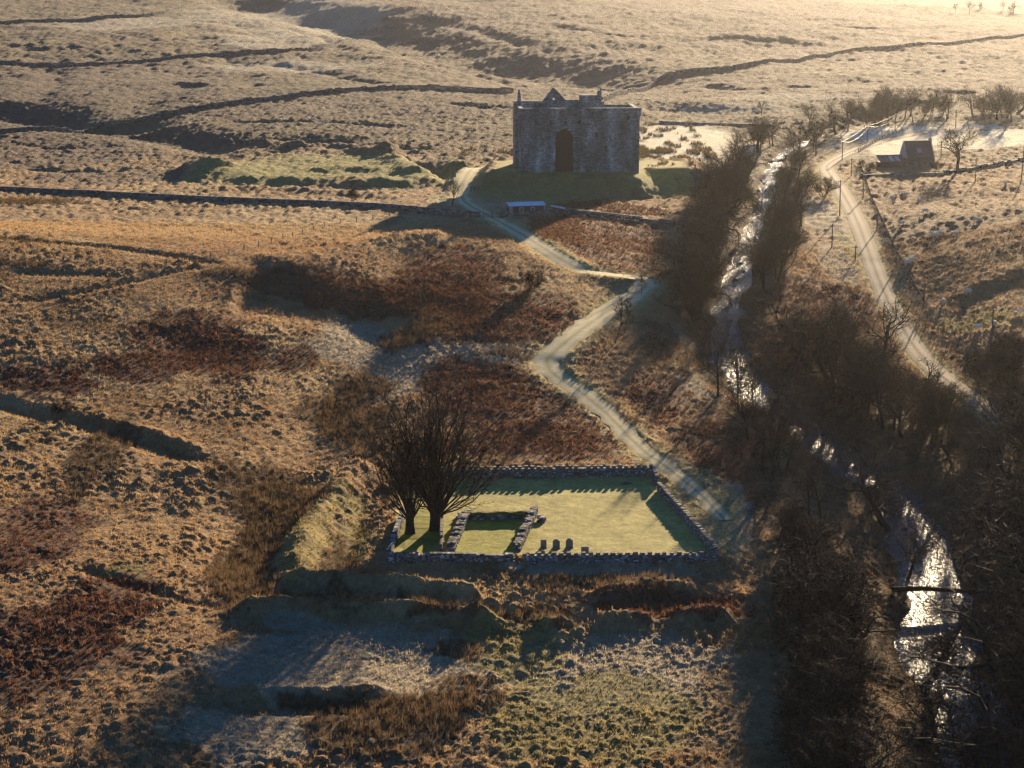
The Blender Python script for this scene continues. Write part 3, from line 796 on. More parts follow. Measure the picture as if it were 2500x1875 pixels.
micro = (near * wn_ * vary + mid * wm_ + farr * wf_) * (1 - smoothz)
lawnn = 0.05 * (fbm(gx / 0.7, gy / 0.9, 101, 3) - 0.5) + 0.02
gz = gz + micro * rough + lawnn * np.clip(lawn + clawn, 0, 1)
# the crests of the tussocks carry the dry pale grass, the hollows hold old dead stalks
crest = np.clip((near * wn_ + mid * wm_) / 0.5, 0, 1) * rough
V = np.stack([gx, gy, gz], 1)
ncol = len(tcol); nr = len(ys)
ii = (np.arange(nr - 1)[:, None] * ncol + np.arange(ncol - 1)[None, :]).ravel()
Fg = np.stack([ii, ii + 1, ii + ncol + 1, ii + ncol], 1)
me = mesh_np('ground', V, Fg, True)
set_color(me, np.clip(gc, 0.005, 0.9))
_a = me.attributes.new('tame', 'FLOAT', 'POINT')
_a.data.foreach_set('value', (np.clip(lawn + clawn, 0, 1) * 0.86).astype(np.float32))
obj('ground', me, M['ground'], kind='structure', label='rough tussocky winter pasture and moor with frost and bracken')

def ribbon(name, L, hw, mat, label, ncross=7, step=1.0, ragged=0.25, lift=0.0, crown=0.04, follow=None):
    D = smooth_line(L, step=step)
    t = np.linspace(0, 1, len(D))
    hwv = np.interp(t, np.linspace(0, 1, len(L)), np.broadcast_to(hw, (len(L),)))
    tan = np.gradient(D[:, :2], axis=0); tan /= np.linalg.norm(tan, axis=1)[:, None] + 1e-9
    nrm = np.stack([-tan[:, 1], tan[:, 0]], 1)
    s = np.linspace(-1, 1, ncross)
    el = 1 + ragged * (np.array([vnoise(np.array([i * 0.35]), np.array([0.5]), 61)[0] for i in range(len(D))]) - 0.4)
    er = 1 + ragged * (np.array([vnoise(np.array([i * 0.35]), np.array([7.5]), 62)[0] for i in range(len(D))]) - 0.4)
    wid = np.where(s[None, :] < 0, er[:, None], el[:, None]) * hwv[:, None] * s[None, :]
    X = D[:, 0:1] + nrm[:, 0:1] * wid; Y = D[:, 1:2] + nrm[:, 1:2] * wid
    Z = D[:, 2:3] + lift + crown * (1 - s[None, :] ** 2)
    V = np.stack([X, Y, np.broadcast_to(Z, X.shape)], -1).reshape(-1, 3)
    n = len(D); k = ncross
    i = (np.arange(n - 1)[:, None] * k + np.arange(k - 1)[None, :]).ravel()
    me = mesh_np(name, V, np.stack([i, i + 1, i + k + 1, i + k], 1), True)
    a = me.attributes.new('across', 'FLOAT', 'POINT')
    a.data.foreach_set('value', np.tile((s + 1) / 2, n).astype(np.float32))
    return obj(name, me, mat, kind='structure', label=label)

ribbon('road', ROAD, RHW, M['road'], 'narrow single-track tarmac road curving past the cottage', 9, 1.2, 0.12, 0.0)
ribbon('track', TRACK, THW, M['track'], 'frosted grass track winding from the castle to the chapel plot', 9, 1.0, 0.9, 0.0, 0.03)
ribbon('river', RIV, RIV_HW * 1.6, M['water'], 'glittering shallow river running between bare trees', 9, 2.0, 0.0, 0.0, 0.0)

# ------------------------------------------------------------------ dry stone walls
def along(pts, step):
    pts = np.asarray(pts, float)[:, :2]
    seg = np.linalg.norm(np.diff(pts, axis=0), axis=1); cum = np.concatenate([[0], np.cumsum(seg)])
    n = max(2, int(round(cum[-1] / step)) + 1)
    s = np.linspace(0, cum[-1], n)
    x = np.interp(s, cum, pts[:, 0]); y = np.interp(s, cum, pts[:, 1])
    tx = np.interp(s + 0.05, cum, pts[:, 0]) - np.interp(s - 0.05, cum, pts[:, 0]); ty = np.interp(s + 0.05, cum, pts[:, 1]) - np.interp(s - 0.05, cum, pts[:, 1])
    return x, y, np.arctan2(ty, tx), s, cum[-1]

def stone_wall(name, label, pts, height, thick, blk=0.42, course=0.21, cope=None, group=None, seed=1, ruin=0.0, mat='rubble', cat='wall', batter=0.12, parent=None, pname='stonework', wythe=1):
    r = np.random.default_rng(seed)
    base = np.array([pts[0][0], pts[0][1], 0.0]); base[2] = float(Hm(base[0], base[1]))
    Cs, Ss, Ys = [], [], []
    nco = max(1, int(round(height / course)))
    x0, y0, a0, s0, L = along(pts, 1.0)
    gz0 = Hm(x0, y0)
    top = height * (1 - ruin * vnoise(s0 / 2.3, s0 * 0 + seed, seed)) if ruin else np.full(len(s0), height)
    for c in range(-1, nco):
        x, y, a, s, _ = along(pts, blk)
        off = (c % 2) * 0.5 * blk
        g = np.interp(s, s0, gz0); tp = np.interp(s, s0, top)
        z = c * course + course / 2
        keep = z < tp + 0.05 * r.random(len(s))
        n = keep.sum()
        if n == 0: continue
        hx = np.full(n, blk * 0.49) * (0.75 + 0.5 * r.random(n)); th = thick * (1 - batter * z / max(height, 0.1)) / 2 * (0.9 + 0.2 * r.random(n)); hz = course * 0.5 * (0.85 + 0.3 * r.random(n))
        for q in range(wythe):
            ko = keep if wythe == 1 else keep & (r.random(len(s)) > 0.12 * (z / height)); n = ko.sum()
            if n == 0: continue
            lat = ((q + 0.5) / wythe - 0.5) * thick
            jx, jz = (0.0, 0.0) if wythe == 1 else (0.12 * (r.random(n) - 0.5), 0.10 * (r.random(n) - 0.5))
            hx = blk * 0.49 * (0.75 + 0.5 * r.random(n)); hz = course * 0.5 * (0.85 + 0.3 * r.random(n))
            th = thick * (1 - batter * z / max(height, 0.1)) / 2 / wythe * (0.9 + 0.25 * r.random(n))
            Cs.append(np.stack([x[ko] + np.cos(a[ko]) * (off + jx) - np.sin(a[ko]) * lat, y[ko] + np.sin(a[ko]) * (off + jx) + np.cos(a[ko]) * lat, g[ko] + z + jz], 1)); Ss.append(np.stack([hx, th, hz], 1)); Ys.append(a[ko] + (0.06 if wythe == 1 else 0.5) * (r.random(n) - 0.5))
    C_ = np.vstack(Cs) - base; S_ = np.vstack(Ss); Y_ = np.concatenate(Ys)
    V, Fq = blocks_np(C_, S_, Y_, 0.22, seed)
    me = mesh_np(name + '_' + pname, V, Fq)
    if parent is None:
        if cope is None:
            return obj(name, me, M[mat], None, label, cat, group, 'thing', base)
        t = thing(name, label, cat, base, 0, group); t['kind'] = 'thing'
    else: t = parent
    so = obj(pname, me, M[mat], t, kind='stuff')
    if parent is not None: so.location = base - np.array(parent.location)
    if cope:
        w, h, sp = cope
        x, y, a, s, _ = along(pts, sp)
        g = np.interp(s, s0, gz0); tp = np.interp(s, s0, top)
        for i in range(len(s)):
            if r.random() < 0.06: continue
            o = obj('cope_stone', COPES[int(r.integers(len(COPES)))], None, t)
            o.location = (x[i] - base[0], y[i] - base[1], g[i] + tp[i] - base[2] - 0.03)
            o.rotation_euler = (0.1 * (r.random() - 0.5), 0.1 * (r.random() - 0.5), a[i] + 0.12 * (r.random() - 0.5))
            o.scale = (w * (0.8 + 0.4 * r.random()), thick * (0.9 + 0.15 * r.random()), h * (0.75 + 0.5 * r.random()))
    return t

COPES = []
for k in range(5):
    V, Fq = blocks_np(np.array([[0, 0, 0.5]]), np.array([[0.5, 0.5, 0.5]]), np.zeros(1), 0.3, 50 + k)
    me = mesh_np('cope_stone', V, Fq); me.materials.append(M['rubble']); COPES.append(me)

# the chapel plot
_w = P([(948, 1372), (1250, 1374), (1748, 1372), (1609, 1200), (1604, 1186), (1590, 1162), (1280, 1166), (992, 1170), (985, 1262), (1280, 1374)])
wFL, wFM, wFR, wGa, wGb, wBR, wBM, wBL, wLm, wFM2 = [p[:2] for p in _w]
stone_wall('plot_wall', 'low ruined rubble wall forming the near left side of the chapel plot', [wFL, wFM], 1.35, 0.8, 0.34, 0.18, None, 'walls of the chapel plot', 3, 0.22)
stone_wall('plot_wall', 'dark near wall of chapel plot topped with a row of spaced upright cope stones', [wFM2, wFR], 1.05, 0.6, 0.34, 0.175, (0.5, 0.34, 0.98), 'walls of the chapel plot', 4)
stone_wall('plot_wall', 'long right-hand wall of chapel plot running back to the narrow gateway', [wFR + [0.1, 0.5], wGa], 1.15, 0.6, 0.34, 0.175, (0.42, 0.3, 0.62), 'walls of the chapel plot', 5)
stone_wall('plot_wall', 'short length of wall between the gateway and far right corner of chapel plot', [wGb, wBR + [0.3, -0.5]], 1.35, 0.6, 0.34, 0.175, (0.42, 0.3, 0.62), 'walls of the chapel plot', 6)
stone_wall('plot_wall', 'far wall of chapel plot below the bracken, with upright cope stones', [wBR, wBM, wBL], 1.45, 0.65, 0.34, 0.175, (0.48, 0.36, 0.95), 'walls of the chapel plot', 7)
stone_wall('plot_wall', 'stepped left side wall of chapel plot beside the two big trees', [wFL + [0, 0.6], wLm], 1.45, 0.6, 0.34, 0.175, None, 'walls of the chapel plot', 8, 0.15)
_w = P([(1100, 1346), (1138, 1262), (1262, 1346), (1304, 1256), (1150, 1268), (1290, 1266), (1077, 1352), (1079, 1276), (1130, 1258)])
rA, rB, rC, rD, rE, rF, rG, rH, rI = [p[:2] for p in _w]
ch = thing('chapel_ruin', 'roofless chapel ruin of low mossy walls inside the stone-walled plot', 'ruin', (rA[0], rA[1], CHZ))
stone_wall('wall', '', [rA, rB], 1.15, 1.15, 0.38, 0.2, None, None, 13, 0.45, parent=ch, pname='left_wall', wythe=3)
stone_wall('wall', '', [rC, rD], 1.35, 1.0, 0.38, 0.2, None, None, 14, 0.3, parent=ch, pname='right_wall', wythe=3)
stone_wall('wall', '', [rE + [0.4, 0], rF - [0.4, 0]], 0.95, 0.9, 0.5, 0.23, None, None, 15, 0.1, parent=ch, pname='end_wall', wythe=3)
# turf that has grown over the end wall
mb = []
xs = np.linspace(rE[0], rF[0], 60); yy = np.linspace(-0.9, 3.2, 22)
GXt, GYt = np.meshgrid(xs, yy); yb = np.interp(GXt, [rE[0], rF[0]], [rE[1], rF[1]])
prof = np.interp(GYt, [-0.9, -0.45, 0.1, 1.4, 3.2], [0.86, 1.06, 1.1, 0.7, -0.1]) + 0.22 * (fbm(GXt / 0.9, GYt / 0.9, 5, 3) - 0.5)
Vt = np.stack([GXt - rA[0], GYt + yb - rA[1], prof], -1).reshape(-1, 3)
i = (np.arange(21)[:, None] * 60 + np.arange(59)[None, :]).ravel()
me = mesh_np('turf_capping', Vt, np.stack([i, i + 1, i + 61, i + 60], 1), True)
set_color(me, np.tile([0.25, 0.215, 0.05], (len(Vt), 1)))
obj('turf_capping', me, M['ground'], ch)
stone_wall('plot_divider', 'tall thin upright slab wall beside the larger plot tree', [rG, rH], 1.75, 0.4, 1.1, 0.42, None, None, 16, 0.08, mat='slabwall') if 'slabwall' in M else stone_wall('divider_wall', 'thin lit wall of upright slabs beside the larger plot tree', [rG, rH], 1.6, 0.4, 0.9, 0.34, None, None, 16, 0.1, mat='dyke')
_rp = P([(1133, 1262), (1146, 1258), (1122, 1268), (1300, 1258), (1318, 1272)])
for k, p in enumerate(_rp):
    V, Fq = blocks_np(RNG.normal(0, 0.35, (9, 3)) * [1, 1, 0.4] + [0, 0, 0.25], 0.16 + 0.16 * RNG.random((9, 3)), RNG.random(9) * 3, 0.5, 30 + k)
    obj('rubble_heap', mesh_np('rubble_heap', V, Fq), M['rubble'], None,
        ['heap of fallen stones at the far left corner of chapel ruin', 'mossy fallen stones right of the chapel far left corner', 'small stone heap against the outside of chapel left wall',
         'heap of fallen stones at the far right corner of chapel ruin', 'tumbled stones outside the chapel right wall'][k], 'stones', 'fallen stones of the chapel', None, (p[0], p[1], p[2]))

# gravestones
def gravestone(px, w, h, label, top='round', lean=0.0):
    p = PG[px]
    mb = MB(); n = 9; pr = []
    if top == 'round': arc = [(w / 2 * math.cos(a), h - w * 0.32 + w * 0.32 * math.sin(a)) for a in np.linspace(0, math.pi, n)]
    elif top == 'shoulder':
        arc = [(w / 2, h * 0.80), (w * 0.40, h * 0.82)] + [(w * 0.36 * math.cos(a), h * 0.82 + h * 0.18 * math.sin(a)) for a in np.linspace(0.1, math.pi - 0.1, n)] + [(-w * 0.40, h * 0.82), (-w / 2, h * 0.80)]
    else: arc = [(w / 2, h * 0.93), (w * 0.42, h), (-w * 0.42, h), (-w / 2, h * 0.93)]
    pr = [(-w / 2, -0.2), (w / 2, -0.2)] + arc
    mb.prism(pr, -0.07, 0.07)
    t = thing('gravestone', label, 'gravestone', (p[0], p[1], p[2]), 0.03, 'gravestones in the chapel plot')
    t.rotation_euler[0] = lean
    obj('slab', mb.build('slab'), M['slab'], t)
    b = MB(); b.box(-w / 2 - 0.08, w / 2 + 0.08, -0.17, 0.17, -0.1, 0.14, 0.02)
    obj('plinth', b.build('plinth'), M['slab'], t)
_gp = [(1327, 1338), (1358, 1339), (1390, 1338), (1428, 1358), (1325, 1358), (1318, 1170), (1342, 1169), (1366, 1168)]
PG = dict(enumerate(P(_gp)))
gravestone(0, 0.78, 1.15, 'flat-topped gravestone, leftmost of the three in a row', 'flat')
gravestone(1, 0.95, 1.3, 'shouldered gravestone, middle of the three in a row', 'shoulder')
gravestone(2, 0.95, 1.35, 'round-topped gravestone, rightmost of the three in a row', 'shoulder')
gravestone(3, 1.0, 1.3, 'lone gravestone close behind the near wall, right of the others', 'flat')
gravestone(4, 0.7, 0.8, 'small squat gravestone in front of the leftmost of three', 'round')
gravestone(5, 0.8, 1.95, 'gravestone against the far wall, nearest the big tree', 'shoulder')
gravestone(6, 0.9, 1.9, 'gravestone against the far wall, middle one of three', 'round')
gravestone(7, 0.8, 2.0, 'gravestone against the far wall, nearest the gateway', 'round')

# iron railing behind the trees
rl = P([(985, 1284), (1076, 1284)])
t = thing('iron_railing', 'thin iron railing between the two big trees of chapel plot', 'railing', rl[0])
L = np.linalg.norm(rl[1] - rl[0]); a = math.atan2(*(rl[1] - rl[0])[[1, 0]]); t.rotation_euler[2] = a
for zz in (0.25, 1.25):
    b = MB(); b.box(0, L, -0.02, 0.02, zz, zz + 0.045); obj('rail', b.build('rail'), M['iron'], t)
b = MB(); b.box(-0.014, 0.014, -0.014, 0.014, -0.1, 1.42); bm_ = b.build('bar')
for k in range(int(L / 0.16)):
    o = obj('bar', bm_, M['iron'], t, loc=(0.05 + k * 0.16, 0, 0))

# field walls on the moor and below the castle
DYKES = [
    ([(-80, 466), (60, 470), (250, 479), (500, 492), (760, 502), (960, 512), (1060, 524), (1165, 532)], 1.6, 'long dark dry stone wall across the field below the earthworks'),
    ([(1225, 532), (1300, 530), (1400, 526), (1500, 536), (1640, 552)], 1.5, 'dry stone wall in front of the small hut below the castle'),
    ([(-60, 334), (120, 322), (250, 308), (330, 302), (450, 276), (600, 252), (750, 234), (860, 224), (960, 219), (1090, 220), (1250, 227)], 2.1, 'long dry stone wall rising across the moor to behind the castle'),
    ([(1470, 250), (1540, 228), (1600, 208), (1630, 188), (1700, 178), (1850, 160), (2050, 134), (2250, 112), (2520, 88)], 2.4, 'dry stone wall climbing the hazy hillside right of the castle'),
    ([(-60, 66), (100, 56), (250, 46), (400, 36), (560, 16)], 2.6, 'highest dry stone wall near the top left edge of the moor'),
    ([(-60, 152), (120, 164), (300, 158), (420, 146), (560, 136), (760, 126), (980, 112), (1090, 102)], 2.2, 'middle dry stone wall across the pale frosted moor'),
    ([(2300, 428), (2370, 418), (2440, 405), (2530, 390)], 1.4, 'dry stone wall behind the cottage garden running right'),
    ([(2100, 436), (2200, 432), (2300, 430)], 1.3, 'low garden wall in front of the cottage'),
    ([(1610, 302), (1780, 308), (1880, 310)], 1.2, 'low turf and stone bank beyond the rushy pale field'),
]
for k, (l, h, lab) in enumerate(DYKES):
    w = smooth_line(P(l), step=14)
    stone_wall('dry_stone_wall', lab, w, h, 0.9, 0.8 if h < 1.9 else 1.1, 0.36 if h < 1.9 else 0.45, None, 'dry stone field walls', 70 + k, 0.22, 'dyke')

# ------------------------------------------------------------------ the castle
PXM = FPX / (CAS_Y * CP + (HC - CAS_Z) * SP)
def cu(u, D=0.0):           # zoom-column -> local x at depth D
    px = 1200 + u / 5.183
    return (px - 1250) / FPX * ((CAS_Y + D) * CP + (HC - CAS_Z - 14 * (D > 0)) * SP) - CAS_X + D * math.sin(CAS_ROT)
def cz(v, D=0.0):           # zoom-row -> height above the castle's foot
    py = 180 + v / 5.183
    return HC - (CAS_Y + D) * math.tan(PITCH - math.atan((937.5 - py) / FPX)) - CAS_Z
castle = thing('castle', 'massive square roofless grey stone castle with tall pointed arch on grassy platform', 'castle', (CAS_X, CAS_Y, CAS_Z), CAS_ROT)
W = cu(1872); DEP = 23.0; ZP = cz(437); ZB = cz(512)
HOLES = [(547, 580, 595, 648), (733, 762, 595, 645), (916, 943, 597, 648), (1095, 1125, 592, 640), (1300, 1311, 592, 630), (1715, 1745, 532, 590), (1203, 1214, 755, 805), (1318, 1348, 752, 806), (1437, 1461, 912, 975), (1133, 1142, 885, 960), (1611, 1620, 1085, 1150), (700, 708, 640, 668)]
holes = [(cu(a), cu(b), cz(d), cz(c)) for a, b, c, d in HOLES]
ax0, ax1, asz, aap = cu(808), cu(1032), cz(832), cz(703)
holes_all = holes + [(ax0, ax1, -1.0, aap)]
bx = sorted({0.0, W} | {h[0] for h in holes_all} | {h[1] for h in holes_all})
bz = sorted({-1.5, ZB} | {h[2] for h in holes_all} | {h[3] for h in holes_all})
mb = MB()
def inside(x, z): return any(h[0] < x < h[1] and h[2] < z < h[3] for h in holes_all)
for i in range(len(bx) - 1):
    for j in range(len(bz) - 1):
        if inside((bx[i] + bx[i + 1]) / 2, (bz[j] + bz[j + 1]) / 2): continue
        mb.poly([(bx[i], 0, bz[j]), (bx[i + 1], 0, bz[j]), (bx[i + 1], 0, bz[j + 1]), (bx[i], 0, bz[j + 1])])
amid = (ax0 + ax1) / 2
_w2 = amid - ax0; _R = 1.3 * _w2; _k = (aap - asz) / math.sqrt(_R ** 2 - (_R - _w2) ** 2)
arcL = [(ax0 + _w2 * t_, asz + _k * math.sqrt(max(0, _R ** 2 - (_R - _w2 * t_) ** 2))) for t_ in (0, 0.02, 0.08, 0.17, 0.28, 0.4, 0.54, 0.7, 0.85, 1.0)]
arcR = [(ax0 + ax1 - x, z) for x, z in arcL]
mb.poly([(ax0, 0, aap)] + [(ax0, 0, asz)] + [(x, 0, z) for x, z in arcL[1:]])
mb.poly([(ax1, 0, aap)] + [(x, 0, z) for x, z in arcR[::-1][0:-1]] + [(ax1, 0, asz)])
# plinth course and sides
obj('front_wall', mb.build('front_wall'), M['castle'], castle)
def cbox(name, x0, x1, y0, y1, z0, z1, taper=0.0, mat='castle', parent=None):
    b = MB(); b.box(x0, x1, y0, y1, z0, z1, taper)
    return obj(name, b.build(name), M[mat], parent or castle)
cbox('side_wall', 0.012, 2.2, 0.9, DEP, -1.5, ZB)
cbox('side_wall', W - 2.2, W - 0.012, 0.9, DEP, -1.5, ZB)
cbox('back_wall', 2.1, W - 2.1, DEP - 2.2, DEP - 0.01, -1.5, ZB - 0.05)
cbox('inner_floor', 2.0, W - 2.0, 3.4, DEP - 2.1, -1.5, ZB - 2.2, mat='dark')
# return of the left-hand tower: a shallow re-entrant on the left face
cbox('corner_tower', -0.9, 1.6, DEP * 0.55, DEP + 0.6, -1.5, cz(412, 18))
hd = MB()
for (a, b_, c, d) in holes:
    pass
for a, b_, c, d in holes:
    m_ = MB(); e = 0.9
    m_.poly([(a, 0, c), (b_, 0, c), (b_, e, c), (a, e, c)]); m_.poly([(a, 0, d), (a, e, d), (b_, e, d), (b_, 0, d)])
    m_.poly([(a, 0, c), (a, e, c), (a, e, d), (a, 0, d)]); m_.poly([(b_, 0, c), (b_, 0, d), (b_, e, d), (b_, e, c)])
    m_.poly([(a, e, c), (b_, e, c), (b_, e, d), (a, e, d)])
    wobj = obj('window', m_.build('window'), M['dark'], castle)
m_ = MB(); e = 3.0
prof = [(ax0, -1.2), (ax0, asz)] + arcL[1:] + arcR[::-1][1:-1] + [(ax1, asz), (ax1, -1.2)]
for i in range(len(prof) - 1):
    (x0, z0), (x1, z1) = prof[i], prof[i + 1]
    m_.poly([(x0, 0, z0), (x0, e, z0), (x1, e, z1), (x1, 0, z1)])
m_.poly([(x, e, z) for x, z in prof])
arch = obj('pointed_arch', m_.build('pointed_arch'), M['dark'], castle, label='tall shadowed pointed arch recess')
cbox('low_cross_wall', ax0 + 0.02, ax1 - 0.02, 2.2, 2.8, -1.2, 0.9, mat='dark', parent=arch)
d_ = MB(); d_.prism([(amid - 0.7, 1.6), (amid + 0.7, 1.6), (amid + 0.7, 3.4), (amid, 4.1), (amid - 0.7, 3.4)], e - 0.12, e - 0.02)
obj('door', d_.build('door'), M['door'], arch)
rim = MB()
for side in (arcL, arcR):
    for i in range(len(side) - 1):
        (x0, z0), (x1, z1) = side[i], side[i + 1]
        s_ = -1 if side is arcL else 1
        rim.poly([(x0, -0.06, z0), (x1, -0.06, z1), (x1 + 0.32 * s_ * (1 - i / 9), -0.06, z1 + 0.34), (x0 + 0.32 * s_, -0.06, z0 + (0.34 if i else 0.0))])
obj('arch_ring', rim.build('arch_ring'), M['castle'], arch)
# corbelled parapet, front and back
pz = ZB - 0.25
par = MB(); par.box(-0.42, W + 0.42, -0.42, 0.75, pz, ZP)
obj('parapet', par.build('parapet'), M['castle'], castle, label='projecting dark parapet along the wall head')
cbox('parapet', -0.40, 0.7, 0.74, DEP * 0.55, pz + 0.02, cz(418, 8))
cbox('parapet', W - 0.7, W + 0.40, 0.74, DEP + 0.4, pz + 0.02, cz(405, 16))
cbox('parapet', cu(1425, DEP), W + 0.40, DEP - 0.7, DEP + 0.42, pz, cz(393, DEP))
b = MB()
for k in range(46):
    x = -0.2 + k * (W + 0.2) / 45.0
    b.box(x, x + 0.32, -0.36, 0.05, pz - 0.42, pz + 0.01)
obj('corbels', b.build('corbels'), M['castle'], castle, kind='stuff')
# higher back wing on the left with chimney
cbox('rear_wing', cu(300, 15), cu(660, 15), 14.5, 16.4, ZB - 3, cz(345, 15))
cbox('rear_wing', cu(300, 15) , cu(300, 15) + 1.2, 16.39, DEP + 0.5, ZB - 3, cz(352, 19))
cbox('corbel_block', cu(290, 15), cu(306, 15) + 0.3, 14.8, 18, cz(415, 15), cz(350, 15) - 0.1)
chm = cbox('chimney', cu(326, 16), cu(370, 16), 15.2, 16.1, cz(352, 16), cz(240, 16), 0.08)
cbox('chimney_top', cu(333, 16), cu(361, 16), 15.3, 15.95, cz(242, 16), cz(198, 16), 0.06, parent=chm)
# the rough stepped gable
gx0, gx1, gap = cu(655, 12), cu(935, 12), cu(787, 12)
gz0, gz1 = ZB - 3, cz(178, 12); gze = cz(342, 12)
st = [(gx0, gz0), (gx1, gz0)]
n = 10
for k in range(n):
    f0, f1 = k / n, (k + 1) / n
    j = 0.12 * random.uniform(-1, 1)
    st += [(gx1 + (gap - gx1) * f0 + j, gze + (gz1 - gze) * (f0 + 0.06)), (gx1 + (gap - gx1) * f0 + j - 0.05, gze + (gz1 - gze) * f1)]
st += [(gap + 0.18, gz1 + 0.12), (gap - 0.14, gz1)]
for k in range(n - 1, -1, -1):
    f0, f1 = k / n, (k + 1) / n
    j = 0.12 * random.uniform(-1, 1)
    st += [(gx0 + (gap - gx0) * f0 + j + 0.05, gze + (gz1 - gze) * f1), (gx0 + (gap - gx0) * f0 + j, gze + (gz1 - gze) * (f0 + 0.06))]
wx0, wx1, wz0, wz1 = cu(772, 12), cu(803, 12), cz(332, 12), cz(306, 12)
g = MB()
half_l = [p for p in st if p[0] <= gap]; half_r = [p for p in st if p[0] > gap]
# gable in two halves round its small window
zl_top = gz1
def strip(poly_pts, y0, y1):
    g.prism(poly_pts, y0, y1)
L_side = [(gx0, gz0), (wx0, gz0)] + [(wx0, gze + (gz1 - gze) * (wx0 - gx0) / (gap - gx0))] + [p for p in st if p[0] < wx0 and p[1] > gze - 0.2]
R_side = [(wx1, gz0), (gx1, gz0)] + [p for p in st if p[0] > wx1 and p[1] > gze - 0.2] + [(wx1, gze + (gz1 - gze) * (gx1 - wx1) / (gx1 - gap))]
strip(L_side, 11.6, 12.6); strip(R_side, 11.6, 12.6)
g.box(wx0, wx1, 11.6, 12.6, gz0, wz0)
capz = min(gze + (gz1 - gze) * (wx0 - gx0) / (gap - gx0), gze + (gz1 - gze) * (gx1 - wx1) / (gx1 - gap))
g.prism([(wx0, wz1), (wx1, wz1), (wx1, capz), (gap + 0.12, gz1), (gap - 0.12, gz1 + 0.1), (wx0, capz)], 11.6, 12.6)
obj('gable', g.build('gable'), M['castle'], castle, label='jagged stepped gable with a small lit opening')
cbox('cross_wall', gx1 - 0.3, cu(1100, 13), 12.7, 14.0, ZB - 3, cz(330, 13))
cbox('cross_wall', cu(370, 13), gx0 + 0.3, 12.7, 14.2, ZB - 3, cz(372, 13))
ch_ = cbox('cap_house', cu(1095, 12), cu(1425, 12), 11.0, 15.0, ZB - 3, cz(350, 12))
cbox('upper_storey', cu(1112, 13), cu(1392, 13), 11.8, 14.6, cz(352, 13), cz(270, 13), 0.05, parent=ch_)
cbox('chimney', cu(1338, 13), cu(1372, 13), 12.2, 13.4, cz(272, 13), cz(215, 13), 0.05, parent=ch_)
cbox('chimney', cu(1371, 13), cu(1391, 13), 12.4, 13.2, cz(272, 13), cz(182, 13), 0.04, parent=ch_)
# downpipe streaks of the left strip: narrow buttress
cbox('buttress', -0.35, 0.02, 2.5, 5.0, -1.5, ZB - 0.6)

# ------------------------------------------------------------------ hut, shed, cottage
hp = P([(1243, 526), (1334, 526), (1345, 526), (1378, 527)])
def put(p): return (p[0], p[1], p[2])
HL = hp[1][0] - hp[0][0]
hut = thing('hut', 'low dark timber hut with long pale metal roof below castle', 'hut', put(hp[0]), math.atan2(hp[1][1] - hp[0][1], HL))
hs = scale_at(hp[0])
b = MB(); b.box(0.25, HL - 0.25, 0, 3.2, -0.3, 2.15); obj('wall', b.build('wall'), M['timber'], hut)
b = MB(); b.prism([(-0.1, 2.16), (HL + 0.1, 2.16), (HL + 0.1, 2.24), (-0.1, 2.24)], -0.35, 1.9)
me = b.build('roof')
for v in me.vertices: v.co.z += 0.30 * (v.co.y + 0.35)
obj('roof', me, M['tin'], hut)
b = MB(); b.prism([(-0.1, 2.84), (HL + 0.1, 2.84), (HL + 0.1, 2.90), (-0.1, 2.90)], 1.9, 3.6)
me = b.build('roof')
for v in me.vertices: v.co.z -= 0.25 * (v.co.y - 1.9)
obj('roof', me, M['tin'], hut)
for fx in (0.29, 0.60):
    x0 = HL * fx; fr = MB(); w_, h_ = 0.95, 1.25
    fr.box(x0, x0 + 0.09, -0.06, 0.0, 0.55, 0.55 + h_); fr.box(x0 + w_ - 0.09, x0 + w_, -0.06, 0.0, 0.55, 0.55 + h_); fr.box(x0 + 0.09, x0 + w_ - 0.09, -0.06, 0.0, 0.55 + h_ - 0.09, 0.55 + h_); fr.box(x0 + 0.09, x0 + w_ - 0.09, -0.06, 0.0, 0.55, 0.64)
    wo = obj('window', fr.build('window'), M['white'], hut)
    gl = MB(); gl.box(x0 + 0.09, x0 + w_ - 0.09, -0.02, 0.005, 0.64, 0.46 + h_); obj('pane', gl.build('pane'), M['glass'], wo)
for x0 in (0.2, 0.62, HL - 0.32):
    b = MB(); b.box(x0, x0 + 0.1, -0.12, -0.02, -0.2, 2.1); obj('corner_post', b.build('corner_post'), M['white'], hut)
SL = hp[3][0] - hp[2][0]
shed = thing('shed', 'small open shed with slanting pale roof right of the hut', 'shed', put(hp[2]), 0.0)
b = MB(); b.box(0.3, SL, 0, 2.0, -0.3, 1.5); obj('wall', b.build('wall'), M['timber'], shed)
b = MB(); b.prism([(-0.1, 2.2), (SL + 0.2, 1.55), (SL + 0.2, 1.62), (-0.1, 2.27)], -0.2, 2.3); obj('roof', b.build('roof'), M['tin'], shed)

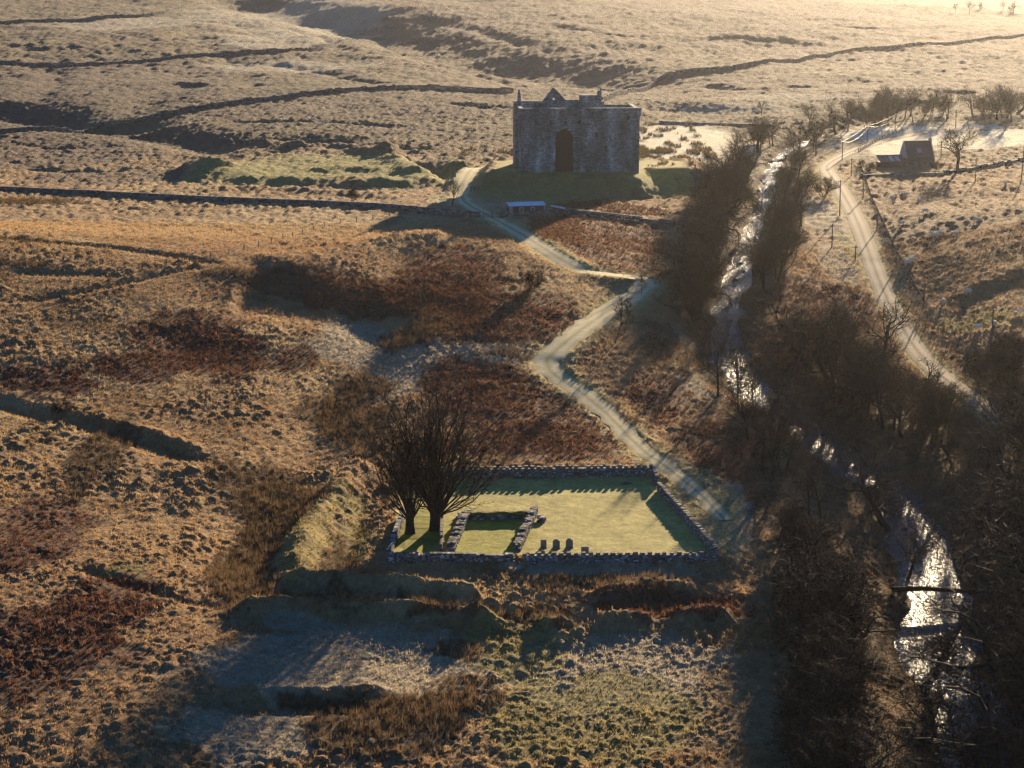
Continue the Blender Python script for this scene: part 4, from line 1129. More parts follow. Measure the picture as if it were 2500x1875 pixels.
cp = P([(2212, 410), (2200, 412)])
K = 9.0 / scale_at(cp[0])
cot = thing('cottage', 'small slate-roofed cottage with pale gable and one skylight beside the pale field', 'house', put(cp[0]), R(11))
cw, cdp, ce, cr = 8.6 * K * 0.95, 6.2, 2.5 * K, 7.0 * K
b = MB(); b.box(0.0, cw, 0.0, cdp, -0.6, ce); obj('wall', b.build('wall'), M['slab'], cot)  # wall tone darker than the gables, standing for shade on the front
for x0 in (0.0, cw - 0.35):
    b = MB(); b.poly([(x0, -0.02, ce - 0.01), (x0, cdp + 0.02, ce - 0.01), (x0, cdp / 2, cr)]); b.poly([(x0 + 0.35, -0.02, ce - 0.01), (x0 + 0.35, cdp / 2, cr), (x0 + 0.35, cdp + 0.02, ce - 0.01)])
    b.poly([(x0, -0.02, ce), (x0, cdp / 2, cr), (x0 + 0.35, cdp / 2, cr), (x0 + 0.35, -0.02, ce)]); b.poly([(x0, cdp + 0.02, ce), (x0 + 0.35, cdp + 0.02, ce), (x0 + 0.35, cdp / 2, cr), (x0, cdp / 2, cr)])
    obj('gable', b.build('gable'), M['harl'], cot)
roof = None
for sgn in (0, 1):
    ya, yb_ = (-0.35, cdp / 2) if sgn == 0 else (cdp + 0.35, cdp / 2)
    za, zb_ = ce - 0.35 * (cr - ce) / (cdp / 2) + 0.1, cr + 0.1
    b = MB(); nx = 16; ny = 9
    for i in range(ny):
        f0, f1 = i / ny, (i + 1) / ny
        z0, z1 = za + (zb_ - za) * f0 + 0.05, za + (zb_ - za) * f1
        b.poly([(0.30, ya + (yb_ - ya) * f0, z0), (cw - 0.30, ya + (yb_ - ya) * f0, z0), (cw - 0.30, ya + (yb_ - ya) * f1, z1), (0.30, ya + (yb_ - ya) * f1, z1)])
        b.poly([(0.30, ya + (yb_ - ya) * f0, z0 - 0.06), (cw - 0.30, ya + (yb_ - ya) * f0, z0 - 0.06), (cw - 0.30, ya + (yb_ - ya) * f0, z0), (0.30, ya + (yb_ - ya) * f0, z0)])
    rr = obj('roof', b.build('roof'), M['slate'], cot)
    if sgn == 0: roof = rr
sl = (cr - ce) / (cdp / 2)
b = MB(); x0 = cw * 0.42; y0, y1 = cdp * 0.14, cdp * 0.26
b.prism([(x0, 0), (x0 + 1.35, 0), (x0 + 1.35, 0.12), (x0, 0.12)], y0, y1)
me = b.build('skylight')
for v in me.vertices: v.co.z += ce + 0.14 + sl * v.co.y
obj('skylight', me, M['pane'], roof)
b = MB(); b.box(cw - 0.85, cw - 0.05, cdp / 2 - 0.4, cdp / 2 + 0.4, cr - 0.7, cr + 0.75); chim = obj('chimney', b.build('chimney'), M['castle'], roof)
b = MB(); b.tube([(cw - 0.45, cdp / 2, cr + 0.74), (cw - 0.45, cdp / 2, cr + 1.25)], [0.16, 0.12], 8); obj('chimney_pot', b.build('chimney_pot'), M['slab'], cot)
for x0, w_ in ((0.5, 1.9), (cw * 0.60, 1.1)):
    b = MB(); b.box(x0, x0 + w_, -0.03, 0.02, 0.7, 1.9); wo = obj('window', b.build('window'), M['glass'], cot)
    b = MB(); b.box(x0 - 0.1, x0 + w_ + 0.1, -0.12, -0.031, 0.55, 0.69); obj('sill', b.build('sill'), M['slab'], wo)
b = MB(); b.box(cw * 0.45, cw * 0.45 + 0.9, -0.04, 0.02, -0.1, 2.0); obj('door', b.build('door'), M['door'], cot)
lw = 7.2 * K
b = MB(); b.box(-lw, -0.02, 0.3, 4.0, -0.6, 1.75); lt = obj('lean_to', b.build('lean_to'), M['timber'], cot)
b = MB(); b.prism([(-lw - 0.15, 1.78), (0.1, 1.78), (0.1, 1.86), (-lw - 0.15, 1.86)], 0.05, 4.2)
me = b.build('lean_to_roof')
for v in me.vertices: v.co.z += 0.42 * (v.co.y - 0.05)
obj('lean_to_roof', me, M['slate'], lt)
for fx, wf, mt in ((0.20, 0.17, 'glass'), (0.42, 0.15, 'pane'), (0.66, 0.16, 'pane')):
    x0 = -lw + lw * fx; b = MB(); b.box(x0, x0 + lw * wf, 0.35, 3.2, 1.90, 1.95); me = b.build('roof_panel')
    for v in me.vertices: v.co.z += 0.42 * (v.co.y - 0.05)
    obj('roof_panel', me, M[mt], lt)

# ------------------------------------------------------------------ bare trees
class Wood:
    def __init__(s, seed): s.r = np.random.default_rng(seed); s.V = []; s.F = []; s.n = 0; s.tv = []; s.tn = 0
    def tube(s, pts, rad, k):
        V, Fq = tube_np(pts, rad, k)
        s.V.append(V); s.F.append(Fq + s.n); s.n += len(V)
    def twig(s, p, d, L, w):
        d = d / (np.linalg.norm(d) + 1e-9)
        side = np.cross(d, s.r.normal(size=3)); side /= np.linalg.norm(side) + 1e-9
        bend = s.r.normal(size=3) * 0.18 * L
        m = p + d * L * 0.55 + bend * 0.4; e = p + d * L + bend
        s.tv.append(np.array([p - side * w, p + side * w, m + side * w * 0.6, p - side * w, m + side * w * 0.6, m - side * w * 0.6, m - side * w * 0.6, m + side * w * 0.6, e]))
    def branch(s, p, d, L, r0, lvl, cfg):
        r = s.r; n = cfg['seg'][lvl]; wob = cfg['wob'][lvl]; up = cfg['up'][lvl]
        pts = [p]; d = d / np.linalg.norm(d); dirs = [d]
        for i in range(n):
            d = d + r.normal(size=3) * wob + np.array([0, 0, up])
            d = d / np.linalg.norm(d); p = p + d * L / n
            pts.append(p); dirs.append(d)
        rad = r0 * np.linspace(1, cfg['taper'][lvl], n + 1)
        if lvl == 0 and cfg.get('flare', 1): rad[0] *= 1.5
        s.tube(pts, rad, cfg['sides'][lvl])
        pts = np.array(pts); dirs = np.array(dirs)
        last = lvl == cfg['levels']
        k = cfg['kids'][lvl]; lo = cfg['from'][lvl]
        for j in range(k):
            f = lo + (1 - lo) * (j + r.random()) / k
            u = f * n; i = min(int(u), n - 1); q = pts[i] + (pts[i + 1] - pts[i]) * (u - i); dd = dirs[i + 1]
            ax = np.cross(dd, r.normal(size=3)); ax /= np.linalg.norm(ax) + 1e-9
            a = cfg['ang'][lvl] * (0.7 + 0.6 * r.random())
            nd = dd * math.cos(a) + ax * math.sin(a)
            if last:
                s.twig(q, nd + np.array([0, 0, 0.25]), cfg['twig'] * (0.5 + r.random()), cfg['tw'])
            else:
                s.branch(q, nd, L * cfg['ratio'][lvl] * (1.15 - 0.55 * f) * (0.7 + 0.6 * r.random()), max(0.026, rad[i] * cfg['rr'][lvl]), lvl + 1, cfg)
    def meshes(s, name):
        a = mesh_np(name + '_trunk', np.vstack(s.V), np.vstack(s.F), True)
        T = np.concatenate(s.tv).reshape(-1, 3)
        b = mesh_np(name + '_crown', T, np.arange(len(T)).reshape(-1, 3))
        return a, b

def cfg_tree(**k):
    c = dict(levels=3, seg=[6, 6, 5, 4], wob=[0.10, 0.20, 0.24, 0.28], up=[0.06, 0.07, 0.05, 0.04], taper=[0.55, 0.35, 0.35, 0.35], sides=[8, 6, 4, 3],
             kids=[9, 7, 5, 3], ratio=[0.80, 0.54, 0.6], rr=[0.55, 0.6, 0.62], ang=[0.85, 0.75, 0.75, 0.7], twig=1.1, tw=0.02)
    c['from'] = [0.45, 0.25, 0.2, 0.1]
    c.update(k); return c
PROTO = {}
def proto(name, seed, H, cfg, stems=1, spread=0.0, wood='bark', tw='twig', L=None, r0=None):
    w = Wood(seed)
    for k in range(stems):
        a = w.r.random() * 6.28 if stems > 1 else 0
        d = np.array([math.cos(a) * spread, math.sin(a) * spread, 1.0]) * 1.0
        p = np.array([math.cos(a), math.sin(a), 0]) * (0.35 if stems > 1 else 0) * w.r.random()
        w.branch(p + np.array([0, 0, -0.4]), d, (L or 0.6 * H) * (0.75 + 0.5 * w.r.random() if stems > 1 else 1), (r0 or 0.026 * H), 0, cfg)
    a, b = w.meshes(name)
    zmax = max(v[:, 2].max() for v in w.V)
    a.materials.append(M[wood]); b.materials.append(M[tw])
    PROTO[name] = (a, b, zmax)
proto('alder', 1, 12, cfg_tree(), L=8.0, r0=0.30)
proto('alder2', 2, 12, cfg_tree(ang=[0.7, 0.65, 0.7, 0.7], up=[0.05, 0.10, 0.06, 0.05]), L=9.0, r0=0.28)
proto('oak', 3, 12, cfg_tree(kids=[8, 7, 5, 3], wob=[0.2, 0.36, 0.38, 0.4], ang=[1.15, 0.9, 0.85, 0.8], up=[0.05, 0.03, 0.03, 0.02], ratio=[0.95, 0.55, 0.55]), L=6.0, r0=0.40)
proto('oak2', 4, 12, cfg_tree(kids=[8, 7, 5, 4], wob=[0.16, 0.32, 0.36, 0.4], ang=[1.0, 0.85, 0.85, 0.8], up=[0.04, 0.05, 0.04, 0.02], ratio=[0.95, 0.5, 0.55]), L=6.5, r0=0.32, wood='bark_moss')
proto('ash', 5, 13, cfg_tree(kids=[9, 7, 5, 4], ang=[0.6, 0.6, 0.65, 0.7], up=[0.04, 0.12, 0.09, 0.06]), L=8.5, r0=0.28)
proto('willow', 6, 6, cfg_tree(levels=2, kids=[7, 6, 5, 0], ratio=[0.55, 0.55, 0.5], **{'twig': 0.8}), 10, 0.55, 'bark_moss', 'twig_olive', 4.2, 0.07)
proto('scrub', 7, 4, cfg_tree(levels=2, kids=[7, 5, 5, 0], ratio=[0.5, 0.5, 0.5], wob=[0.22, 0.3, 0.3, 0.3], **{'twig': 0.6}), 9, 0.65, 'bark', 'twig', 2.8, 0.045)
proto('sapling', 8, 7, cfg_tree(levels=2, kids=[14, 6, 7, 0], ratio=[0.28, 0.5, 0.5], ang=[0.7, 0.6, 0.7, 0.6], **{'twig': 0.5}), 1, 0, 'bark', 'twig', 7.0, 0.08)

def place(kind, p, h, rz, name, label, group=None, wide=1.0, tilt=0.0):
    a, b, z0 = PROTO[kind]
    t = thing(name, label, 'tree' if name.endswith('tree') else 'shrub' if 'shrub' in name else 'tree', (p[0], p[1], p[2]), rz, group)
    k = h / z0
    t.scale = (k * wide, k * wide, k)
    t.rotation_euler[0] = tilt
    obj('trunk', a, None, t); obj('crown', b, None, t)
    return t

# the two big many-stemmed trees of the chapel plot
def fan_tree(seed, H, rt, stems, fan, bias):
    w = Wood(seed); r = w.r
    trunk = [np.array([0, 0, -0.5]), np.array([0.03, 0, 0.6]), np.array([0.0, 0.05, 1.6]), np.array([0.02, 0, 2.6]), np.array([0, 0, 3.5])]
    w.tube(trunk, [rt * 1.45, rt * 1.08, rt * 0.92, rt * 1.0, rt * 0.7], 12)
    c = cfg_tree(levels=2, seg=[9, 6, 4, 4], wob=[0.115, 0.18, 0.22, 0.2], up=[0.06, 0.06, 0.05, 0.0], kids=[10, 5, 5, 0], ratio=[0.30, 0.45, 0.5], rr=[0.42, 0.5, 0.5], ang=[0.42, 0.5, 0.6, 0.5], taper=[0.22, 0.3, 0.3, 0.3], sides=[6, 4, 3, 3], flare=0, tw=0.013)
    c['from'] = [0.18, 0.15, 0.1, 0.1]; c['twig'] = 0.95
    for k in range(stems):
        a = 6.28318 * k / stems * 2.4 + r.normal() * 0.3
        tilt = fan * (k / stems) ** 0.75 * (0.8 + 0.4 * r.random())
        d = np.array([math.cos(a) * math.sin(tilt) + bias * (k / stems), math.sin(a) * math.sin(tilt), math.cos(tilt)])
        z = 3.4 - 1.4 * (k / stems) + 0.3 * r.random()
        p = np.array([math.cos(a), math.sin(a), 0]) * rt * 0.5 + np.array([0, 0, z - 0.6])
        w.branch(p, d, (H - z) * (1.06 - 0.34 * (k / stems)) * (0.88 + 0.2 * r.random()), rt * (0.27 - 0.13 * k / stems), 0, c)
    return w.meshes('fan%d' % seed)
tp = P([(1001, 1302), (1063, 1294)])
for k, (seed, H, rt, stems, fan, bias, lab) in enumerate(((21, 17.5, 0.62, 30, 1.02, -0.28, 'left one of the two big many-stemmed bare trees in the chapel plot'),
                                                          (22, 21.0, 0.78, 42, 0.98, 0.24, 'right and taller one of two big many-stemmed bare trees in the chapel plot'))):
    a, b = fan_tree(seed, H, rt, stems, fan, bias)
    a.materials.append(M['bark']); b.materials.append(M['twig'])
    t = thing('many_stemmed_tree', lab, 'tree', put(tp[k]), 0.0, 'big trees of the chapel plot')
    obj('trunk', a, None, t); obj('crown', b, None, t)

def inpoly(px, py, poly):
    c = False
    for i in range(len(poly)):
        (ax, ay), (bx_, by_) = poly[i], poly[(i + 1) % len(poly)]
        if (ay > py) != (by_ > py) and px < (bx_ - ax) * (py - ay) / (by_ - ay) + ax: c = not c
    return c
WOODS = [
    ([(2400, 1040), (2650, 1080), (2720, 2080), (2570, 2080), (2530, 1500), (2470, 1260)], 84, (11, 16.5), ['alder', 'alder2', 'oak', 'ash', 'oak2'], 'bare tree in dark wood right of near river', 'trees in the dark wood on the right bank', 'bare_tree'),
    ([(1890, 1270), (2030, 1330), (2060, 1500), (2110, 1900), (2120, 2050), (2000, 2050), (1930, 1850), (1900, 1700), (1920, 1450)], 60, (8, 12), ['alder', 'ash', 'scrub', 'oak', 'alder2', 'oak2'], 'bare tree on left bank of near river', 'trees on the left bank of the near river', 'bare_tree'),
    ([(1760, 1000), (1820, 985), (1960, 1130), (2090, 1270), (1990, 1300), (1880, 1200)], 12, (8.5, 12.5), ['alder2', 'ash', 'alder2'], 'bare tree on left bank of middle river', 'trees on the left bank of the middle river', 'bare_tree'),
    ([(1880, 860), (2080, 900), (2300, 1000), (2420, 1180), (2300, 1130), (2150, 1060), (1990, 970)], 50, (9.5, 14.5), ['alder', 'alder2', 'oak', 'oak2', 'ash'], 'bare tree between the river bend and the road', 'trees between the river bend and the road', 'bare_tree'),
    ([(1690, 640), (1740, 480), (1810, 405), (1838, 420), (1800, 520), (1775, 640), (1750, 760), (1745, 930), (1700, 860)], 62, (9.5, 14.5), ['alder', 'alder2', 'oak', 'ash', 'willow', 'alder'], 'bare tree in thicket between castle and river', 'thicket between the castle and the upper river', 'bare_tree'),
    ([(1905, 380), (1985, 345), (2000, 385), (1950, 470), (1965, 560), (1910, 620), (1900, 720), (1850, 760), (1850, 690), (1880, 560), (1915, 470)], 32, (9, 13.5), ['alder', 'willow', 'ash', 'alder2'], 'bare tree between upper river and road', 'trees between the upper river and the road', 'bare_tree'),
    ([(1820, 360), (1960, 325), (2060, 300), (2160, 284), (2500, 272), (2520, 292), (2200, 300), (2060, 325), (1960, 350), (1850, 385)], 66, (8, 13.5), ['alder', 'alder2', 'oak', 'ash', 'willow'], 'hazy tree in line beyond road bend', 'hazy tree line beyond the road bend', 'bare_tree'),
    ([(2290, 905), (2500, 880), (2520, 1010), (2380, 985)], 10, (4, 7), ['scrub', 'willow', 'alder'], 'shrub on bank right of near road', 'shrubs on the bank right of the near road', 'bare_shrub'),
    ([(2250, 34), (2500, 44), (2500, 26), (2250, 18)], 6, (8, 13), ['alder', 'ash', 'oak'], 'faint tree in haze at top right', 'faint trees in the farthest haze', 'bare_tree'),
]
rr_ = random.Random(5)
cand = []
for wi, (poly, n, hr, kinds, lab, grp, nm) in enumerate(WOODS):
    xs_, ys_ = [p[0] for p in poly], [p[1] for p in poly]
    k = 0
    while k < n:
        px, py = rr_.uniform(min(xs_), max(xs_)), rr_.uniform(min(ys_), max(ys_))
        if not inpoly(px, py, poly): continue
        cand.append((wi, px, py)); k += 1
cp_ = P([(c[1], c[2]) for c in cand])
rd = pdist(cp_[:, 0], cp_[:, 1], RIV, 30)[0]; rdd = pdist(cp_[:, 0], cp_[:, 1], ROAD, 30)[0]
LOOK = dict(alder='upright', alder2='slim upright', oak='crooked spreading', oak2='mossy-barked spreading', ash='tall fan-crowned', willow='low bushy', scrub='low tangled', sapling='thin')
for (wi, px, py), p, d1, d2 in zip(cand, cp_, rd, rdd):
    if d1 < (4.2 if wi in (4, 5) else 5.2) or d2 < 4.0: continue
    poly, n, hr, kinds, lab, grp, nm = WOODS[wi]
    kd = rr_.choice(kinds); h = rr_.uniform(*hr) * (0.62 if kd in ('willow', 'scrub') and nm == 'bare_tree' else 1)
    if wi == 3 and d2 < 16: h *= 0.62
    if wi == 1: h *= min(1.0, max(0.5, (px - 1800) / 240))
    pys = [q[1] for q in poly]; f = (py - min(pys)) / (max(pys) - min(pys))
    zone = 'far end' if f < 0.34 else 'middle' if f < 0.67 else 'near end'
    pxs = [q[0] for q in poly]; g = (px - min(pxs)) / (max(pxs) - min(pxs))
    side = 'left' if g < 0.34 else 'centre' if g < 0.67 else 'right'
    place(kd, (p[0], p[1], p[2] - 0.1), h, rr_.uniform(0, 6.28), nm, LOOK[kd] + ' ' + lab + ', ' + zone + ', ' + side, grp, rr_.uniform(0.9, 1.25), rr_.uniform(-0.08, 0.08))

SINGLE = [
    (1968, 880, 14.5, 'oak', 'bare_tree', 'gnarled oak with long level limbs standing beside the road meadow', 1.0),
    (2150, 880, 13, 'oak2', 'bare_tree', 'dark spreading tree standing against the lower road', 1.0),
    (1752, 968, 13, 'alder2', 'bare_tree', 'slim tree with dark trunk in front of the bright blue water', 0.8),
    (1803, 968, 11, 'alder', 'bare_tree', 'forked tree leaning over the bright blue water', 0.9),
    (2170, 1300, 12, 'oak', 'bare_tree', 'wide spreading oak on the bank with limbs over the river bend', 1.1),
    (2215, 1420, 9, 'oak2', 'bare_tree', 'bare oak in front of the glittering water above the fallen trunk', 1.0),
    (2250, 1680, 10, 'oak', 'bare_tree', 'crooked oak in front of the lowest glittering reach', 1.15),
    (2290, 1860, 10, 'oak2', 'bare_tree', 'bare oak at the bottom edge against glittering water', 1.1),
    (2390, 1960, 11, 'oak', 'bare_tree', 'bare oak at the bottom edge nearest the right corner', 1.1),
    (2335, 424, 14.5, 'ash', 'bare_tree', 'big round bare tree beside the cottage gable', 1.7),
    (2378, 292, 13, 'oak2', 'bare_tree', 'tall hazy tree standing alone above the pale far field', 1.0),
    (2470, 300, 14, 'alder', 'bare_tree', 'tall hazy tree near the right edge beyond the road', 1.0),
    (2275, 292, 12, 'alder2', 'bare_tree', 'straight hazy tree in the middle of the far tree line', 0.9),
    (1858, 283, 6, 'ash', 'bare_tree', 'small lone hazy tree left of the bright far pond', 1.2),
    (1104, 506, 7, 'alder', 'bare_tree', 'small bare tree beside the track below the castle platform', 0.9),
    (1500, 840, 9, 'sapling', 'bare_tree', 'thin bare sapling beside the bend of the frosted track', 1.0),
    (1520, 832, 7.5, 'sapling', 'bare_tree', 'shorter bare sapling just right of the thin one by the track', 1.0),
    (1565, 720, 4.5, 'sapling', 'bare_tree', 'tiny sapling at the sharp corner of the track', 1.0),
    (1300, 706, 4.6, 'scrub', 'bare_shrub', 'bushy leafless shrub on the bracken slope left of the track', 0.9),
    (1660, 480, 5, 'sapling', 'bare_tree', 'thin sapling on the lit flank of castle platform', 1.0),
    (1925, 622, 7.5, 'willow', 'bare_shrub', 'rounded olive willow bush beside the upper river', 1.1),
    (2010, 480, 5.5, 'willow', 'bare_shrub', 'dark rounded bush left of the road bend', 1.3),
    (1960, 470, 6.5, 'willow', 'bare_shrub', 'large rounded bush between the upper river and road bend', 1.3),
    (860, 492, 4.2, 'scrub', 'bare_shrub', 'small thorn bush beside the long field wall', 0.7),
    (2120, 418, 3.5, 'scrub', 'bare_shrub', 'dark garden bush between road and cottage lean-to', 1.4),
    (2290, 418, 3.2, 'willow', 'bare_shrub', 'rounded garden bush against the cottage right corner', 1.3),
    (145, 1010, 2.4, 'scrub', 'bare_shrub', 'low bush on the bank of the left ditch', 1.3),
    (1830, 1030, 3.2, 'willow', 'bare_shrub', 'olive shrub in front of the left bank trees', 1.2),
    (1930, 1530, 6.0, 'willow', 'bare_shrub', 'olive-green bush at the edge of the frosted meadow', 1.2),
]
sp_ = P([(s[0], s[1]) for s in SINGLE])
for s, p in zip(SINGLE, sp_):
    place(s[3], (p[0], p[1], p[2] - 0.1), s[2], (s[0] * 0.37) % 6.28, s[4], s[5], None, s[6])

# ------------------------------------------------------------------ telegraph poles and cables
POLES = [((2050, 530), (2049, 440), 'tall pole left of the road, nearest the small bushes'), ((2107, 487), (2107, 446), 'pole on the right verge casting a shadow across the road'), ((2141, 562), (2141, 518), 'pole on the right verge below the first shadow'),
         ((2078, 432), (2078, 387), 'pole inside the road bend beside the garden bush'), ((2056, 390), (2056, 346), 'pole at the road bend where the bright cables begin'), ((2117, 346), (2117, 307), 'second pole along the bright cables beyond the bend'),
         ((2185, 320), (2185, 281), 'third pole along the bright cables'), ((2333, 312), (2333, 268), 'pole behind the big tree where the cables turn'), ((2297, 386), (2297, 344), 'pole between the cottage and the big tree'),
         ((2381, 445), (2381, 388), 'pole on the slope right of the cottage'), ((2493, 445), (2497, 342), 'tall leaning pole at the right edge above the sheep'), ((2031, 606), (2031, 548), 'pole in the meadow between river and road'),
         ((2188, 650), (2187, 610), 'pole beside the upper end of the roadside paling fence'), ((2254, 752), (2256, 686), 'pole beside the corner of roadside paling fence'), ((2088, 636), (2088, 600), 'short pole on the left verge of straight road'), ((2422, 822), (2422, 752), 'pole among shrubs on the lower right slope'),
         ((2455, 318), (2455, 276), 'farthest pole of the cable line at the right edge')]
pb = P([p[0] for p in POLES]); PT = []
for (b0, t0, lab), p in zip(POLES, pb):
    h = (b0[1] - t0[1]) / scale_at(p) / math.cos(R(7))
    lean = (t0[0] - b0[0]) / max(1, b0[1] - t0[1])
    t = thing('telegraph_pole', 'wooden telegraph ' + lab, 'pole', put(p), 0, 'telegraph poles along the road')
    t.rotation_euler[1] = lean
    b = MB(); b.tube([(0, 0, -0.5), (0, 0, h)], [0.16, 0.12], 8); obj('shaft', b.build('shaft', True), M['post'], t)
    b = MB(); b.box(-0.55, 0.55, -0.05, 0.05, h - 0.45, h - 0.33); obj('crossarm', b.build('crossarm'), M['post'], t)
    for sx_ in (-0.45, 0.45):
        b = MB(); b.tube([(sx_, 0, h - 0.33), (sx_, 0, h - 0.18)], [0.04, 0.05], 6); obj('insulator', b.build('insulator'), M['white'], t)
    PT.append((p[0] + lean * h, p[1], p[2] + h))
def cable(a, b, sag, off, label):
    n = 14; pts = []
    for i in range(n + 1):
        f = i / n
        pts.append((a[0] + (b[0] - a[0]) * f + off, a[1] + (b[1] - a[1]) * f, a[2] + (b[2] - a[2]) * f - 0.2 - sag * 4 * f * (1 - f)))
    m_ = MB(); m_.tube(pts, 0.026, 5)
    o_ = np.array(pts[0])
    me = m_.build('overhead_cable', True)
    for v in me.vertices: v.co -= Vector(o_)
    obj('overhead_cable', me, M['wire'], None, label, 'cable', 'overhead cables at the road bend', None, o_)
for (i, j, nm) in ((4, 5, 'from the bend pole to the second pole'), (5, 6, 'from the second to the third pole'), (6, 7, 'from the third pole to behind the big tree'), (7, 16, 'from the big tree to the right edge')):
    cable(PT[i], PT[j], 0.35, -0.45, 'upper tauter bright cable ' + nm)
    if j != 16: cable(PT[i], PT[j], 1.5, 0.45, 'lower sagging bright cable ' + nm)

# ------------------------------------------------------------------ fences
def fence(name, label, px, spacing, h, r, group=None, wires=2, jit=0.12):
    w = smooth_line(P(px), step=10)
    x, y, a, s, L = along(w, spacing)
    g = Hm(x, y)
    t = thing(name, label, 'fence', (x[0], y[0], g[0]), 0, group)
    b = MB(); b.box(-r, r, -r, r, -0.4, h, 0.004); pm = b.build('post')
    rg = random.Random(int(px[0][0]))
    for i in range(len(x)):
        o = obj('post', pm, M['post'], t, loc=(x[i] - x[0], y[i] - y[0], g[i] - g[0])); o.rotation_euler = (rg.uniform(-jit, jit), rg.uniform(-jit, jit), a[i]); o.scale = (1, 1, rg.uniform(0.85, 1.12))
    for k in range(wires):
        zz = h * (0.45 + 0.45 * k / max(1, wires - 1))
        m_ = MB(); m_.tube([(x[i] - x[0], y[i] - y[0], g[i] - g[0] + zz) for i in range(len(x))], 0.012, 3); obj('wire', m_.build('wire'), M['iron'], t)
fence('post_fence', 'line of spaced posts slanting across the golden field left of the track', [(45, 716), (130, 704), (280, 674), (420, 648), (560, 622), (690, 588), (790, 556), (990, 524)], 6.0, 1.35, 0.07, 'field fences')
fence('post_fence', 'row of short posts along the near side of long field wall', [(60, 482), (250, 492), (500, 504), (760, 515), (940, 524)], 9.0, 1.2, 0.06, 'field fences')
fence('post_fence', 'short fence on the rushy ground behind the castle earthworks', [(1000, 362), (1080, 368), (1160, 374), (1240, 378)], 5.0, 1.2, 0.06, 'field fences')
fence('paling_fence', 'close-set paling fence between the straight road and sheep slope', [(2098, 396), (2112, 440), (2126, 482), (2152, 540), (2172, 585), (2192, 625), (2228, 695), (2258, 745), (2279, 772)], 0.85, 1.15, 0.05, 'roadside fences', 2, 0.05)
fence('paling_fence', 'short end of paling fence turning back toward the road', [(2279, 773), (2262, 780), (2244, 786)], 0.8, 1.1, 0.05, 'roadside fences', 2, 0.05)
fence('post_fence', 'post fence crossing the slope below the sheep at right', [(2243, 800), (2290, 806), (2345, 818), (2420, 832), (2510, 850)], 1.5, 1.2, 0.06, 'roadside fences')
fence('post_fence', 'field fence beside the road beyond the cottage', [(2095, 372), (2130, 352), (2170, 332), (2215, 318)], 1.7, 1.1, 0.09, 'roadside fences', 1)
fence('wire_fence', 'few leaning wire fence posts outside the near right corner of chapel plot', [(1752, 1376), (1772, 1384), (1793, 1392)], 1.6, 1.1, 0.04, None)

# field gate beside the hut
gp = P([(1180, 533), (1224, 533)])
gt = thing('field_gate', 'dark barred field gate across the track beside the hut', 'gate', put(gp[0]), math.atan2(gp[1][1] - gp[0][1], gp[1][0] - gp[0][0]))
GLn = np.linalg.norm(gp[1] - gp[0])
for k in range(5):
    b = MB(); b.box(0.1, GLn - 0.1, -0.03, 0.03, 0.25 + 0.24 * k, 0.33 + 0.24 * k); obj('bar', b.build('bar'), M['timber'], gt)
for x0 in (0, GLn / 2, GLn):
    b = MB(); b.box(x0 - 0.1, x0 + 0.1, -0.1, 0.1, -0.3, 1.6); obj('gate_post', b.build('gate_post'), M['timber'], gt)
gp = P([(1150, 468), (1160, 472)])
gt = thing('wicket_gate', 'small wooden wicket gate beside the track under the castle bank', 'gate', put(gp[0]), 0.4)
for x0 in (0, 1.0, 2.0):
    b = MB(); b.box(x0 - 0.08, x0 + 0.08, -0.08, 0.08, -0.3, 1.4); obj('gate_post', b.build('gate_post'), M['timber'], gt)
for k in range(3):
    b = MB(); b.box(0.08, 1.92, -0.03, 0.03, 0.35 + 0.35 * k, 0.45 + 0.35 * k); obj('bar', b.build('bar'), M['timber'], gt)
# picnic tables and sign by the castle
pp = P([(1588, 408), (1598, 409), (1175, 405)])
for k, lab in ((0, 'left wooden picnic table on the lawn beside the castle'), (1, 'right wooden picnic table on the lawn beside the castle')):
    t = thing('picnic_table', lab, 'table', put(pp[k]), 0.5 * k, 'picnic tables by the castle')
    b = MB(); b.box(-0.9, 0.9, -0.38, 0.38, 0.72, 0.78); obj('top', b.build('top'), M['timber'], t)
    for sy in (-0.75, 0.75):
        b = MB(); b.box(-0.9, 0.9, sy - 0.14, sy + 0.14, 0.42, 0.47); obj('bench', b.build('bench'), M['timber'], t)
    for sx_ in (-0.6, 0.6):
        b = MB(); b.tube([(sx_, -0.7, 0), (sx_, -0.2, 0.72)], 0.05, 4); b.tube([(sx_, 0.7, 0), (sx_, 0.2, 0.72)], 0.05, 4); b.box(sx_ - 0.04, sx_ + 0.04, -0.8, 0.8, 0.34, 0.42); obj('leg', b.build('leg'), M['timber'], t)
t = thing('information_board', 'small dark sign on a post where the track reaches the castle', 'sign', put(pp[2]), 0)
b = MB(); b.box(-0.06, 0.06, -0.06, 0.06, -0.3, 0.9); obj('post', b.build('post'), M['timber'], t)
b = MB(); b.box(-0.4, 0.4, -0.16, -0.07, 0.75, 1.25); obj('panel', b.build('panel'), M['timber'], t)

